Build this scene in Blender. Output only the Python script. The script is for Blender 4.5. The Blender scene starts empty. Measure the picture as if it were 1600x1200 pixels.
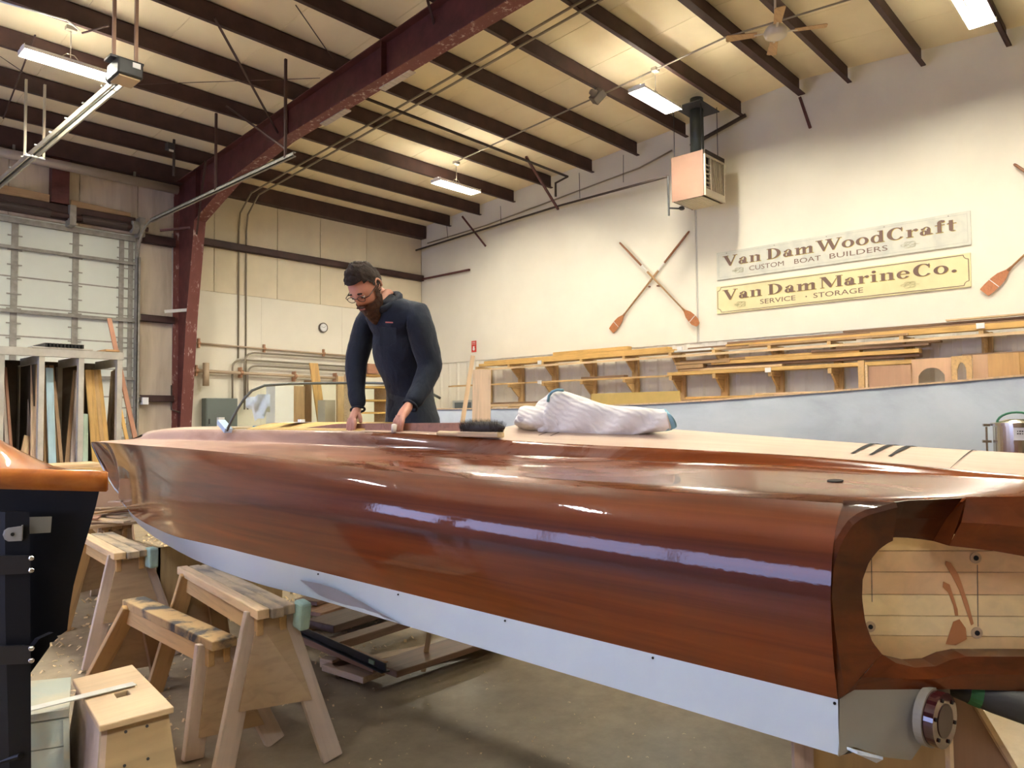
import bpy, bmesh, math, random
import numpy as np
from mathutils import Vector, Matrix, noise
V = Vector
random.seed(7)
SC = bpy.context.scene
COL = SC.collection
PI = math.pi
# ------------------------------------------------------------------ camera
CAM = V((0, 0, 1.45))
YAW, PITCH, ROLL, FPX = 0.74680884, 0.04205484, -0.00908179, 1147.157
def basis():
    cy, sy = math.cos(YAW), math.sin(YAW)
    f0 = V((cy, sy, 0)); r0 = V((sy, -cy, 0)); u = V((0, 0, 1))
    f = math.cos(PITCH)*f0 + math.sin(PITCH)*u
    up = -math.sin(PITCH)*f0 + math.cos(PITCH)*u
    r = math.cos(ROLL)*r0 + math.sin(ROLL)*up
    up2 = -math.sin(ROLL)*r0 + math.cos(ROLL)*up
    return r, up2, f
CR, CU, CF = basis()
cd = bpy.data.cameras.new('camera'); cam = bpy.data.objects.new('camera', cd); COL.objects.link(cam)
cd.sensor_fit = 'HORIZONTAL'; cd.sensor_width = 36; cd.lens = FPX/1600*36; cd.clip_start = .05; cd.clip_end = 200
m = Matrix((CR, CU, -CF)).transposed().to_4x4(); m.translation = CAM
cam.matrix_world = m
SC.camera = cam
def ray(x, y): return CR*((x-800)/FPX) - CU*((y-600)/FPX) + CF
def on(x, y, ax, v):
    d = ray(x, y); return CAM + d*((v-CAM[ax])/d[ax])
def at(x, y, dep): return CAM + ray(x, y)*dep
WX, LY = 14.84, 17.55           # inner faces of the right wall and the left wall
def Wp(x, y, off=0): return on(x, y, 0, WX-off)
def Lp(x, y, off=0): return on(x, y, 1, LY-off)
def roofz(y):                    # underside of the purlins
    return 6.98 + .075*(17.55-y) if y > 5.58 else 6.98 + .075*(17.55-5.58) - .075*(5.58-y)
# ------------------------------------------------------------------ light
w = bpy.data.worlds.new('world'); SC.world = w; w.use_nodes = True
bgn = w.node_tree.nodes['Background']; bgn.inputs[0].default_value = (.47, .56, 1, 1); bgn.inputs[1].default_value = 1.15
SC.view_settings.view_transform = 'Standard'; SC.view_settings.look = 'None'
SC.view_settings.exposure = 3.08; SC.view_settings.gamma = 1; SC.view_settings.use_curve_mapping = False
TUBE = 34.0                       # radiance of the fluorescent tubes
# ------------------------------------------------------------------ materials
MATS = {}
def nt(name):
    mt = bpy.data.materials.new(name); mt.use_nodes = True
    n = mt.node_tree; b = n.nodes['Principled BSDF']
    return mt, n, b
def ramp(n, fac, stops):
    r = n.nodes.new('ShaderNodeValToRGB'); n.links.new(fac, r.inputs[0])
    e = r.color_ramp.elements
    while len(e) < len(stops): e.new(.5)
    for k, (p, c) in enumerate(stops): e[k].position = p; e[k].color = (*c, 1)
    return r.outputs[0]
def tex(n, scale=(1, 1, 1), kind='Noise', s=5, detail=4, dist=0, coord='Object', rough=.55):
    tc = n.nodes.new('ShaderNodeTexCoord'); mp = n.nodes.new('ShaderNodeMapping')
    mp.inputs['Scale'].default_value = scale
    n.links.new(tc.outputs[coord], mp.inputs[0])
    t = n.nodes.new('ShaderNodeTex'+kind); n.links.new(mp.outputs[0], t.inputs['Vector'])
    if kind == 'Noise':
        t.inputs['Scale'].default_value = s; t.inputs['Detail'].default_value = detail; t.inputs['Distortion'].default_value = dist
        t.inputs['Roughness'].default_value = rough
    elif kind == 'Voronoi': t.inputs['Scale'].default_value = s
    return t.outputs[0]
def bump(n, b, h, st=.2, d=.01):
    k = n.nodes.new('ShaderNodeBump'); k.inputs['Strength'].default_value = st; k.inputs['Distance'].default_value = d
    n.links.new(h, k.inputs['Height']); n.links.new(k.outputs[0], b.inputs['Normal'])
def mixc(n, f, a, c):
    m = n.nodes.new('ShaderNodeMix'); m.data_type = 'RGBA'
    for s, v in ((0, f), (6, a), (7, c)):
        if isinstance(v, (int, float)): m.inputs[s].default_value = v
        elif isinstance(v, tuple): m.inputs[s].default_value = (*v, 1)
        else: n.links.new(v, m.inputs[s])
    return m.outputs[2]
def plain(name, c, rough=.6, metal=0, coat=0, var=0.0, s=6, spec=.5, bmp=0, alpha=None):
    if name in MATS: return MATS[name]
    mt, n, b = nt(name); b.inputs['Roughness'].default_value = rough; b.inputs['Metallic'].default_value = metal
    b.inputs['Coat Weight'].default_value = coat; b.inputs['Specular IOR Level'].default_value = spec
    b.inputs['Base Color'].default_value = (*c, 1)
    if var or bmp:
        t = tex(n, s=s)
        if var:
            n.links.new(ramp(n, t, [(.3, tuple(x*(1-var) for x in c)), (.7, tuple(min(1, x*(1+var*.6)) for x in c))]), b.inputs['Base Color'])
        if bmp: bump(n, b, t, bmp)
    MATS[name] = mt; return mt
def wood(name, c, dark=.65, axis=0, rough=.55, s=7, coat=0, knots=True):
    if name in MATS: return MATS[name]
    mt, n, b = nt(name)
    sc = [9, 9, 9]; sc[axis] = .7
    t = tex(n, tuple(sc), s=s*.45, detail=6, dist=.6)
    cd_ = tuple(x*dark for x in c)
    col = ramp(n, t, [(.25, cd_), (.5, c), (.8, tuple(min(1, x*1.12) for x in c))])
    t2 = tex(n, s=2.2)
    dirt = ramp(n, t2, [(.35, (.82, .82, .82)), (.7, (1, 1, 1))])
    mm = n.nodes.new('ShaderNodeMix'); mm.data_type = 'RGBA'; mm.blend_type = 'MULTIPLY'; mm.inputs[0].default_value = .6
    n.links.new(col, mm.inputs[6]); n.links.new(dirt, mm.inputs[7])
    n.links.new(mm.outputs[2], b.inputs['Base Color'])
    b.inputs['Roughness'].default_value = rough; b.inputs['Coat Weight'].default_value = coat
    bump(n, b, t, .15, .004)
    MATS[name] = mt; return mt
def emis(name, c, st):
    mt, n, b = nt(name); b.inputs['Base Color'].default_value = (.8, .8, .8, 1)
    b.inputs['Emission Color'].default_value = (*c, 1); b.inputs['Emission Strength'].default_value = st
    MATS[name] = mt; return mt
def glass(name, c=(.95, 1, .93)):
    mt = bpy.data.materials.new(name); mt.use_nodes = True; n = mt.node_tree; n.nodes.clear()
    o = n.nodes.new('ShaderNodeOutputMaterial'); g = n.nodes.new('ShaderNodeBsdfGlossy'); t = n.nodes.new('ShaderNodeBsdfTransparent')
    t.inputs[0].default_value = (*c, 1); g.inputs['Roughness'].default_value = .02
    f = n.nodes.new('ShaderNodeFresnel'); f.inputs[0].default_value = 1.12
    m = n.nodes.new('ShaderNodeMixShader'); n.links.new(f.outputs[0], m.inputs[0]); n.links.new(t.outputs[0], m.inputs[1]); n.links.new(g.outputs[0], m.inputs[2])
    n.links.new(m.outputs[0], o.inputs[0]); MATS[name] = mt; return mt
# ------------------------------------------------------------------ mesh helpers
def props(o, label=None, cat=None, group=None, kind=None):
    if label: o['label'] = label
    if cat: o['category'] = cat
    if group: o['group'] = group
    if kind: o['kind'] = kind
    return o
class MB:
    def __init__(s): s.bm = bmesh.new()
    def box(s, c, sz, R=None):
        r = bmesh.ops.create_cube(s.bm, size=1)
        M = Matrix.Translation(V(c)) @ (R.to_4x4() if R is not None else Matrix()) @ Matrix.Diagonal((*sz, 1))
        bmesh.ops.transform(s.bm, matrix=M, verts=r['verts']); return s
    def bb(s, a, b):
        a, b = V(a), V(b); return s.box((a+b)/2, [abs(x) for x in (b-a)])
    def bar(s, p0, p1, wd, ht, up=(0, 0, 1)):
        p0, p1 = V(p0), V(p1); return s.box((p0+p1)/2, ((p1-p0).length, wd, ht), frame(p1-p0, up))
    def tube(s, pts, r, n=8, cap=True, ellipse=None):
        pts = [V(p) for p in pts]; rr = r if isinstance(r, (list, tuple)) else [r]*len(pts)
        rings = []; prev = None
        for i, p in enumerate(pts):
            d = (pts[min(i+1, len(pts)-1)] - pts[max(i-1, 0)]).normalized()
            if prev is None:
                a = d.orthogonal().normalized()
            else:
                a = prev - d*prev.dot(d)
                a = a.normalized() if a.length > 1e-6 else d.orthogonal().normalized()
            prev = a; b = d.cross(a)
            rings.append([s.bm.verts.new(p + (a*math.cos(t)+b*math.sin(t))*rr[i]) for t in [2*PI*k/n for k in range(n)]])
        for A, B in zip(rings, rings[1:]):
            for k in range(n): s.bm.faces.new((A[k], A[(k+1) % n], B[(k+1) % n], B[k]))
        if cap:
            s.bm.faces.new(rings[0][::-1]); s.bm.faces.new(rings[-1])
        return s
    def cyl(s, p0, p1, r, n=16, r2=None): return s.tube([p0, p1], [r, r if r2 is None else r2], n)
    def prism(s, pts, off):
        off = V(off); a = [s.bm.verts.new(V(p)) for p in pts]; b = [s.bm.verts.new(V(p)+off) for p in pts]
        s.bm.faces.new(a[::-1]); s.bm.faces.new(b)
        for k in range(len(a)): s.bm.faces.new((a[k], a[(k+1) % len(a)], b[(k+1) % len(a)], b[k]))
        return s
    def grid(s, rows, closed=False, skip=None):
        R_ = [[s.bm.verts.new(V(p)) for p in r] for r in rows]
        for i in range(len(R_)-1):
            for j in range(len(R_[0])-1):
                if skip and skip(i, j): continue
                q = (R_[i][j], R_[i][j+1], R_[i+1][j+1], R_[i+1][j])
                try: s.bm.faces.new(q)
                except ValueError: pass
        s.R = R_; return s
    def ball(s, c, r, sc=(1, 1, 1), u=16, v=10):
        q = bmesh.ops.create_uvsphere(s.bm, u_segments=u, v_segments=v, radius=1)
        bmesh.ops.transform(s.bm, matrix=Matrix.Translation(V(c)) @ Matrix.Diagonal((r*sc[0], r*sc[1], r*sc[2], 1)), verts=q['verts']); return s
    def build(s, name, mat, parent=None, label=None, cat=None, group=None, kind=None, smooth=False, bevel=0, recenter=True, mods=()):
        bm = s.bm; bmesh.ops.recalc_face_normals(bm, faces=bm.faces)
        me = bpy.data.meshes.new(name); bm.to_mesh(me); bm.free()
        vs = np.empty(len(me.vertices)*3); me.vertices.foreach_get('co', vs); vs = vs.reshape(-1, 3)
        loc = V((0, 0, 0))
        if recenter and len(vs):
            mn, mx = vs.min(0), vs.max(0); loc = V(((mn[0]+mx[0])/2, (mn[1]+mx[1])/2, mn[2]))
            me.transform(Matrix.Translation(-loc))
        if smooth:
            me.polygons.foreach_set('use_smooth', [True]*len(me.polygons))
        o = bpy.data.objects.new(name, me); COL.objects.link(o); me.materials.append(mat)
        o.location = loc
        if parent: attach(o, parent)
        if bevel:
            b = o.modifiers.new('bevel', 'BEVEL'); b.width = bevel; b.segments = 2; b.limit_method = 'ANGLE'; b.angle_limit = .6
        return props(o, label, cat, group, kind)
def frame(d, up=(0, 0, 1)):
    d = V(d).normalized(); up = V(up)
    if abs(d.dot(up.normalized())) > .98: up = V((0, 1, 0)) if abs(d.z) > .9 else V((0, 0, 1))
    y = up.cross(d).normalized(); z = d.cross(y)
    return Matrix((d, y, z)).transposed()
def wm(o):
    M = Matrix.LocRotScale(o.location, o.rotation_euler, o.scale)
    if o.parent: M = wm(o.parent) @ o.matrix_parent_inverse @ M
    return M
def attach(o, p):
    o.parent = p; o.matrix_parent_inverse = wm(p).inverted()
def thing(name, loc, label, cat, group=None, kind=None):
    o = bpy.data.objects.new(name, None); COL.objects.link(o); o.location = V(loc); o.empty_display_size = .1
    return props(o, label, cat, group, kind)
BOXME = {}
def board(name, p0, p1, wd, th, mat, parent=None, label=None, cat=None, group=None, up=(0, 0, 1), kind=None):
    """a box whose local x runs along the grain"""
    p0, p1 = V(p0), V(p1); L = (p1-p0).length
    key = (round(L, 2), round(wd, 3), round(th, 3), mat.name)
    if key not in BOXME:
        bm = bmesh.new(); bmesh.ops.create_cube(bm, size=1)
        bmesh.ops.transform(bm, matrix=Matrix.Diagonal((L, wd, th, 1)), verts=bm.verts)
        if min(wd, th) > .02: bmesh.ops.bevel(bm, geom=bm.edges, offset=.003, segments=1, affect='EDGES')
        me = bpy.data.meshes.new(name); bm.to_mesh(me); bm.free(); me.materials.append(mat); BOXME[key] = me
    o = bpy.data.objects.new(name, BOXME[key]); COL.objects.link(o)
    M = frame(p1-p0, up).to_4x4(); M.translation = (p0+p1)/2
    o.rotation_mode = 'XYZ'; o.location = M.translation; o.rotation_euler = M.to_euler()
    if parent: attach(o, parent)
    return props(o, label, cat, group, kind)
def mesh_of_text(txt, size_w, h, mat, name, parent, M, depth=.004):
    """flat sans lettering, width size_w, cap height h, placed with matrix M (x right, y up, z out)"""
    cu = bpy.data.curves.new(name, 'FONT'); cu.body = txt; cu.extrude = .0; cu.align_x = 'CENTER'; cu.resolution_u = 3
    t = bpy.data.objects.new(name, cu); COL.objects.link(t)
    dg = bpy.context.evaluated_depsgraph_get(); me = bpy.data.meshes.new_from_object(t.evaluated_get(dg))
    bpy.data.objects.remove(t)
    vs = np.empty(len(me.vertices)*3); me.vertices.foreach_get('co', vs); vs = vs.reshape(-1, 3)
    mn, mx = vs.min(0), vs.max(0)
    S = Matrix.Diagonal((size_w/(mx[0]-mn[0]), h/(mx[1]-mn[1]), 1, 1)) @ Matrix.Translation((-(mn[0]+mx[0])/2, -mn[1], 0))
    me.transform(M @ S); me.name = name; me.materials.clear(); me.materials.append(mat)
    o = bpy.data.objects.new(name, me); COL.objects.link(o)
    if parent: attach(o, parent)
    return o
# ------------------------------------------------------------------ palette
steel = plain('steel_primer', (.060, .026, .022), .6, var=.3, s=3)
steel_r = plain('steel_red', (.115, .030, .026), .55, var=.35, s=4)
def scuffed():
    mt, n, b = nt('steel_scuffed'); t = tex(n, (1, 1, .35), s=9, detail=8, rough=.75)
    n.links.new(ramp(n, t, [(.0, (.12, .035, .03)), (.56, (.17, .05, .04)), (.64, (.5, .38, .33))]), b.inputs['Base Color']); b.inputs['Roughness'].default_value = .7
    MATS['steel_scuffed'] = mt; return mt
steel_s = scuffed()
wallw = plain('wall_white', (.82, .78, .67), .75, var=.05, s=.8)
walltan = plain('wall_tan', (.78, .69, .52), .75, var=.09, s=1.2)
wallmetal = plain('wall_liner', (.76, .72, .64), .5, var=.07, s=.8)
def stained(name, c, c2, sc, s, lo=.45, hi=.75):
    mt, n, b = nt(name); t = tex(n, sc, s=s, detail=7, dist=.4)
    n.links.new(ramp(n, t, [(lo, c), (hi, c2)]), b.inputs['Base Color']); b.inputs['Roughness'].default_value = .8
    MATS[name] = mt; return mt
insul = stained('insulation_facing', (.60, .51, .40), (.40, .32, .24), (3, 1, .5), 1.1)
ceil_m = stained('ceiling_facing', (.88, .77, .54), (.82, .70, .48), (1, 1, 1), .9)
galv = plain('galvanised', (.30, .28, .24), .65, metal=.15, var=.25, s=9)
conduit_m = plain('conduit', (.30, .26, .20), .45, metal=.5)
alu = plain('aluminium', (.62, .62, .62), .35, metal=.7, var=.1)
black = plain('black_plastic', (.012, .012, .013), .4)
darkgrey = plain('dark_grey', (.04, .04, .045), .5)
white = plain('white_paint', (.8, .8, .8), .5)
brass = plain('copper_fitting', (.45, .25, .15), .5, metal=.4)
pine = wood('pine', (.62, .40, .17)); pineL = wood('pine_light', (.72, .52, .30)); pineD = wood('pine_weathered', (.40, .25, .13))
oak = wood('oak', (.42, .26, .12)); mahraw = wood('raw_mahogany', (.36, .17, .10)); ply = wood('plywood', (.62, .45, .27), axis=0)
plyz = wood('plywood_upright', (.62, .43, .25), axis=2); tanb = wood('tan_board', (.68, .50, .33)); yel = wood('yellow_board', (.72, .47, .15))
grn = wood('green_board', (.40, .52, .42)); blu = wood('blue_board', (.42, .62, .72), dark=.85); greyw = wood('grey_wood', (.50, .42, .36), dark=.6)
# ------------------------------------------------------------------ floor
def floor_mat():
    mt, n, b = nt('concrete_floor')
    t = tex(n, s=.7, detail=9, rough=.6, dist=.3); t2 = tex(n, s=7, detail=8, rough=.7)
    c1 = ramp(n, t, [(.3, (.21, .16, .10)), (.55, (.34, .265, .165)), (.75, (.46, .36, .22))])
    c2 = ramp(n, t2, [(.35, (.7, .7, .7)), (.65, (1.05, 1.05, 1.05))])
    mm = n.nodes.new('ShaderNodeMix'); mm.data_type = 'RGBA'; mm.blend_type = 'MULTIPLY'; mm.inputs[0].default_value = .8
    n.links.new(c1, mm.inputs[6]); n.links.new(c2, mm.inputs[7]); n.links.new(mm.outputs[2], b.inputs['Base Color'])
    n.links.new(ramp(n, t, [(.3, (.35, .35, .35)), (.7, (.7, .7, .7))]), b.inputs['Roughness'])
    bump(n, b, t2, .15, .01); MATS['concrete_floor'] = mt; return mt
fl = MB().bb((-8, -7, -.2), (15.1, 17.8, 0)).build('floor', floor_mat(), kind='structure', recenter=False)
# ------------------------------------------------------------------ walls
YR = 5.58
wr = MB()
def gable(mb, x0, x1):
    pts = [(x0, -7, -.2), (x0, 17.8, -.2), (x0, 17.8, 7.47), (x0, YR, 8.36), (x0, -7, 7.44)]
    mb.prism(pts, (x1-x0, 0, 0)); return mb
wall_right = gable(MB(), WX+.03, WX+.25).build('wall_right', wallw, kind='structure', recenter=False)
ys = [17.55, 8.07, 1.2, -6.9]
for a, b_ in zip(ys, ys[1:]):
    top = [(WX, a, 3.03), (WX, b_, 3.03)]
    up = [(WX, b_+.006, roofz(b_)+.375), (WX, a-.006, roofz(a)+.375)]
    pts = [(WX, a-.006, 3.03), (WX, b_+.006, 3.03), up[0]] + ([(WX, YR, roofz(YR)+.375)] if b_ < YR < a else []) + [up[1]]
    MB().prism(pts, (.03, 0, 0)).build('wall_panel', wallw, wall_right)
# lower liner of ribbed metal sheet
k = 0
for i in range(13):
    y1 = 17.55-i*1.9; y0 = max(y1-1.89, -6.9)
    if y1 < -6: break
    rows = []; n_ = 27
    prof = []
    for j in range(n_):
        yy = y1 + (y0-y1)*j/(n_-1); prof.append((WX+.028 - (.022 if (j % 5 == 2) else 0), yy))
    rows = [[(p[0], p[1], z) for p in prof] for z in (0, 3.02)]
    MB().grid(rows).build('liner_sheet', wallmetal if i > 1 else wallw, wall_right)
MB().bb((WX-.012, 8.03, 3.05), (WX, 8.06, 6.2)).build('seam_strip', plain('seam', (.55, .53, .48), .7), wall_right)
# left wall (eave side)
wall_left = MB().bb((6.4, LY+.04, 0), (15.05, LY+.25, 7.4)).bb((-8, LY+.04, 0), (.85, LY+.25, 7.4)).bb((.85, LY+.04, 5.62), (6.4, LY+.25, 7.4)).build('wall_left', insul, kind='structure', recenter=False)
xs = [-8, -6.2, -4.4, -2.6, -.8, .85, 2.3, 3.9, 5.2, 6.4, 7.22, 8.2, 9.9, 11.2, 12.75, 14.83]
for a, b_ in zip(xs, xs[1:]):
    lo = 0 if (a >= 6.4 or b_ <= .86) else 5.62
    if a >= 7.2: lo = Lp(400, 464).z
    MB().bb((a+.008, LY, lo+.01), (b_-.008, LY+.04, 7.36)).build('insulation_panel', insul if a < 7.2 else walltan, wall_left, label='stained vertical insulation strip' if a < 7.2 else None)
zs = Lp(400, 464).z
for a, b_ in ((7.22, 9.45), (9.45, 11.9), (11.9, 14.83)):
    MB().bb((a+.002, LY-.012, .01), (b_-.002, LY+.04, zs)).build('wall_panel', wallw if a > 7 else walltan, wall_left)
# other two sides of the shop with a window band and a doorway of daylight
wall_back = gable(MB(), -8.2, -8.0)
wb = MB()
wb.bb((-8.2, -7, 0), (-8, 17.8, 1.35)).bb((-8.2, -7, 3.2), (-8, 17.8, 8.2)).bb((-8.2, -7, 1.35), (-8, 3.4, 3.2)).bb((-8.2, 15.2, 1.35), (-8, 17.8, 3.2))
wall_back.bm.free()
wb.build('wall_back', plain('wall_back_tan', (.10, .07, .045), .8, var=.2, s=1), kind='structure', recenter=False)
wn = thing('window_1', (-8.1, 9.3, 1.35), None, None, kind='structure')
for i in range(5):
    y = 3.4+i*2.95
    MB().bb((-8.16, y-.05, 1.35), (-8.04, y+.05, 3.2)).build('mullion', white, wn)
wall_near = MB().bb((-8.2, -7.2, 0), (15.05, -7, 8.2)).build('wall_near', plain('wall_near_tan', (.22, .17, .11), .8), kind='structure', recenter=False)
# ------------------------------------------------------------------ roof
ceiling = MB()
for s0, s1 in ((17.8, YR), (YR, -7.2)):
    z0, z1 = roofz(s0)+.38, roofz(s1)+.38
    ceiling.prism([(-8.2, s0, z0), (-8.2, s1, z1), (-8.2, s1, z1+.12), (-8.2, s0, z0+.12)], (23.3, 0, 0))
ceiling = ceiling.build('ceiling', ceil_m, kind='structure', recenter=False)
x = 14.84
while x > 1.5:
    x0 = x-1.24
    for s0, s1 in ((17.55, YR), (YR, -6.9)):
        rows = []
        for t in range(7):
            yy = s0+(s1-s0)*t/6
            rows.append([(x0+.0, yy, roofz(yy)+.362), (x0+.008, yy, roofz(yy)+.353), (x0+.6, yy, roofz(yy)+.353), (x-.008, yy, roofz(yy)+.353), (x, yy, roofz(yy)+.362)])
        MB().grid(rows).build('insulation_blanket', ceil_m, ceiling)
    x = x0
PY = [16.1, 14.83, 13.5, 12.17, 10.83, 9.5, 8.2, 6.87, 5.62, 4.68, 3.4, 2.1, .8, -.5, -1.8, -3.1, -4.4, -5.7]
def zsec(y, x0, x1, h=.235, fl_=.07, big=False):
    z0 = roofz(y); t = .008; m = MB(); f = fl_
    m.bb((x0, y-t/2, z0), (x1, y+t/2, z0+h))
    m.bb((x0, y-f, z0), (x1, y+t/2, z0+t)); m.bb((x0, y-f, z0), (x1, y-f+t, z0+.02))
    m.bb((x0, y-t/2, z0+h-t), (x1, y+f, z0+h))
    return m
for y in PY:
    m = zsec(y, .8, WX-.12, h=.335, fl_=.075 if y != 5.62 else .1)
    if y == 5.62: m.bb((.8, y-.12, roofz(y)-.02), (WX-.12, y+.02, roofz(y)+.0))
    m.build('purlin', steel, ceiling)
MB().bb((-8, 17.30, 6.95), (WX-.02, 17.54, 7.34)).build('eave_strut', steel, ceiling)
# rigid frame
def frame_at(X):
    col = MB(); t = .012; f = .13
    inner = [(17.02, 0), (16.98, 1.35), (16.72, 3.7), (16.34, 5.9)]
    raf = [(14.75, 6.43), (12.56, 6.77), (9.5, 6.95), (5.6, 7.16)]
    web = [(X, 17.45, 0)] + [(X, y, z) for y, z in inner] + [(X, y, z) for y, z in raf] + [(X, 5.6, roofz(5.6)), (X, 17.45, roofz(17.45))]
    MB().prism([web[0]]+web[1:5]+[(X, 17.45, 5.9)], (t, 0, 0)).build('column_web', steel_r, wall_left)
    MB().prism([(X, 17.45, 5.9), (X, 16.34, 5.9)] + [(X, y, z) for y, z in raf] + [(X, 5.6, roofz(5.6)-.005), (X, 17.45, roofz(17.45)-.005)], (t, 0, 0)).build('rafter_web', steel_r, ceiling)
    def flange(pts, name, par, mat=steel_s):
        m = MB()
        for a, b_ in zip(pts, pts[1:]): m.bar((X, a[0], a[1]), (X, b_[0], b_[1]), .015, 2*f) if False else m.box(((2*X)/2, (a[0]+b_[0])/2, (a[1]+b_[1])/2), (2*f, math.hypot(b_[0]-a[0], b_[1]-a[1])+.01, .016), Matrix.Rotation(math.atan2(b_[1]-a[1], b_[0]-a[0]), 3, 'X'))
        m.build(name, mat, par)
    flange(inner, 'column_flange', wall_left)
    flange([(17.45, 0), (17.45, 6.9)], 'column_flange', wall_left)
    flange([inner[-1]]+raf, 'rafter_flange', ceiling)
    flange([(17.4, roofz(17.4)-.01), (5.6, roofz(5.6)-.01)], 'rafter_flange', ceiling, steel_r)
    # far slope of the same frame
    MB().prism([(X, 5.6, 7.16), (X, -7, 6.5), (X, -7, roofz(-7)-.01), (X, 5.6, roofz(5.6)-.01)], (t, 0, 0)).build('rafter_web', steel_r, ceiling)
    flange([(5.6, 7.16), (-7, 6.5)], 'rafter_flange', ceiling)
    for (y, zb) in ((16.34, 5.9), (12.56, 6.8), (9.5, 6.97)):
        MB().bb((X-.11, y-.006, zb), (X+.11, y+.006, roofz(y)-.02)).build('stiffener', steel_r, ceiling)
frame_at(7.3)
# tan wood strips lying along the rafter flange
for a, b_ in (((9.0, 6.975), (9.75, 6.935)), ((10.8, 6.87), (11.5, 6.83))):
    MB().box((7.42, (a[0]+b_[0])/2, (a[1]+b_[1])/2-.012), (.13, .8, .02), Matrix.Rotation(-.06, 3, 'X')).build('packing_strip', greyw, ceiling)
# girts on the left wall
def girt(px0, px1, y_off=0, x0=None, x1=None, h=.2):
    a = Lp(*px0); m = MB(); z = a.z
    X0 = a.x if x0 is None else x0; X1 = Lp(*px1).x if x1 is None else x1
    m.bb((X0, LY-.16, z), (X1, LY-.15, z+h)); m.bb((X0, LY-.16, z), (X1, LY, z+.01)); m.bb((X0, LY-.16, z+h-.01), (X1, LY-.1, z+h))
    m.build('girt', steel, wall_left)
girt((400, 398), (0, 0), x0=7.45, x1=14.8, h=.17)
girt((240, 504), (0, 0), x0=6.45, x1=7.2, h=.15)
girt((240, 628), (0, 0), x0=6.45, x1=7.2, h=.15)
girt((240, 383), (0, 0), x0=6.45, x1=7.2, h=.2)
girt((100, 345), (0, 0), x0=-3, x1=6.3, h=.3)
MB().bb((4.62, LY-.2, 6.0), (4.95, LY, 7.0)).build('header_post', steel_r, wall_left)
MB().bb((14.72, 15.3, 5.66), (14.78, LY-.1, 5.71)).build('girt', steel_r, wall_left)
MB().bar((2.0, LY-.12, 6.13), (4.6, LY-.12, 6.05), .02, .20).build('header_board', pineD, wall_left)
MB().bar((5.0, LY-.12, 6.05), (6.2, LY-.12, 6.0), .02, .16).build('header_board', pineD, wall_left)
# ------------------------------------------------------------------ overhead door
door = thing('door_1', (3.6, LY+.06, 0), None, None, kind='structure')
dpan = plain('door_panel', (.64, .67, .60), .6, var=.04, s=1)
zj = [Lp(22, 431).z - .61*k_ for k_ in range(7, -4, -1)]
zj = [z for z in zj if .05 < z < 5.4]
zj = [0] + zj + [5.68]
for a, b_ in zip(zj, zj[1:]):
    MB().bb((.84, LY+.05, a+.004), (6.41, LY+.10, b_-.004)).build('door_section', dpan, door)
    MB().bb((.9, LY+.046, b_-.02), (6.36, LY+.05, b_+.01)).build('section_rail', galv, door)
for px in (22, 118, -75, -170):
    X = Lp(px, 480).x
    MB().bb((X-.06, LY+.03, .02), (X+.06, LY+.05, 5.5)).build('stile', galv, door)
    z = .1
    for i in range(18):
        MB().bb((X-.13, LY+.02, z), (X+.13, LY+.032, z+.025)).build('stile_clip', galv, door); z += .3
for X in (Lp(190, 480).x, 6.28):
    MB().bb((X-.05, LY+.03, .02), (X+.05, LY+.05, 5.5)).build('stile', galv, door)
    z = .1
    for i in range(24):
        MB().bb((X-.1, LY+.02, z), (X+.1, LY+.032, z+.025)).build('stile_clip', galv, door); z += .225
for py in (385, 485, 586, 690):
    z = Lp(10, py).z
    MB().bb((.9, LY-.03, z-.03), (6.36, LY+.03, z+.035)).bb((.9, LY-.05, z-.035), (6.36, LY-.02, z-.015)).build('strut', galv, door, label='horizontal stiffening strut')
MB().bb((.9, LY-.02, 5.47), (6.36, LY+.05, 5.58)).build('strut', galv, door)
# shaft, drums, header
MB().tube([(.8, LY-.2, 5.75), (6.55, LY-.2, 5.75)], .055, 12).build('torsion_shaft', steel, door)
MB().tube([(2.2, LY-.2, 5.75), (4.6, LY-.2, 5.75)], .085, 14).build('torsion_spring', plain('spring', (.06, .04, .035), .5), door)
MB().tube([(5.2, LY-.2, 5.75), (6.1, LY-.2, 5.75)], .085, 14).build('torsion_spring', plain('spring', (.06, .04, .035), .5), door)
for X in (5.0, 6.4): MB().bb((X-.06, LY-.3, 5.55), (X+.06, LY, 5.98)).build('bearing_bracket', galv, door)
MB().cyl((6.2, LY-.2, 5.75), (6.32, LY-.2, 5.75), .14, 18).build('cable_drum', galv, door)
# vertical and horizontal track
m = MB(); m.bb((6.36, LY-.16, 0), (6.375, LY+.02, 5.1)).bb((6.36, LY-.16, 0), (6.42, LY-.145, 5.1)).bb((6.36, LY+.02, 0), (6.5, LY+.035, 5.6)); m.build('door_track', galv, door)
arc = [(6.38, LY-.1, 5.05)] + [(6.38, LY-.1-.75*(1-math.cos(a)), 5.05+.75*math.sin(a)) for a in [i*PI/16 for i in range(1, 9)]]
m = MB().tube(arc, .028, 8); e0 = arc[-1]
m.bb((6.35, on(460, 232, 0, 6.38).y, e0[2]-.035), (6.365, e0[1], e0[2]+.045)).bb((6.35, on(460, 232, 0, 6.38).y, e0[2]+.03), (6.41, e0[1], e0[2]+.045)).bb((6.35, on(460, 232, 0, 6.38).y, e0[2]-.035), (6.41, e0[1], e0[2]-.02))
m.build('horizontal_track', galv, door)
yE = on(450, 225, 0, 6.38).y
for yy in (yE+.05, yE+2.6):
    MB().bb((6.34, yy-.02, e0[2]), (6.38, yy+.02, roofz(yy)+.02)).build('track_hanger', steel, door)
MB().bar((6.37, yE+.05, 5.95), (6.37, yE+2.2, roofz(yE+2)-.0), .03, .03).build('track_hanger', steel, door)
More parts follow.
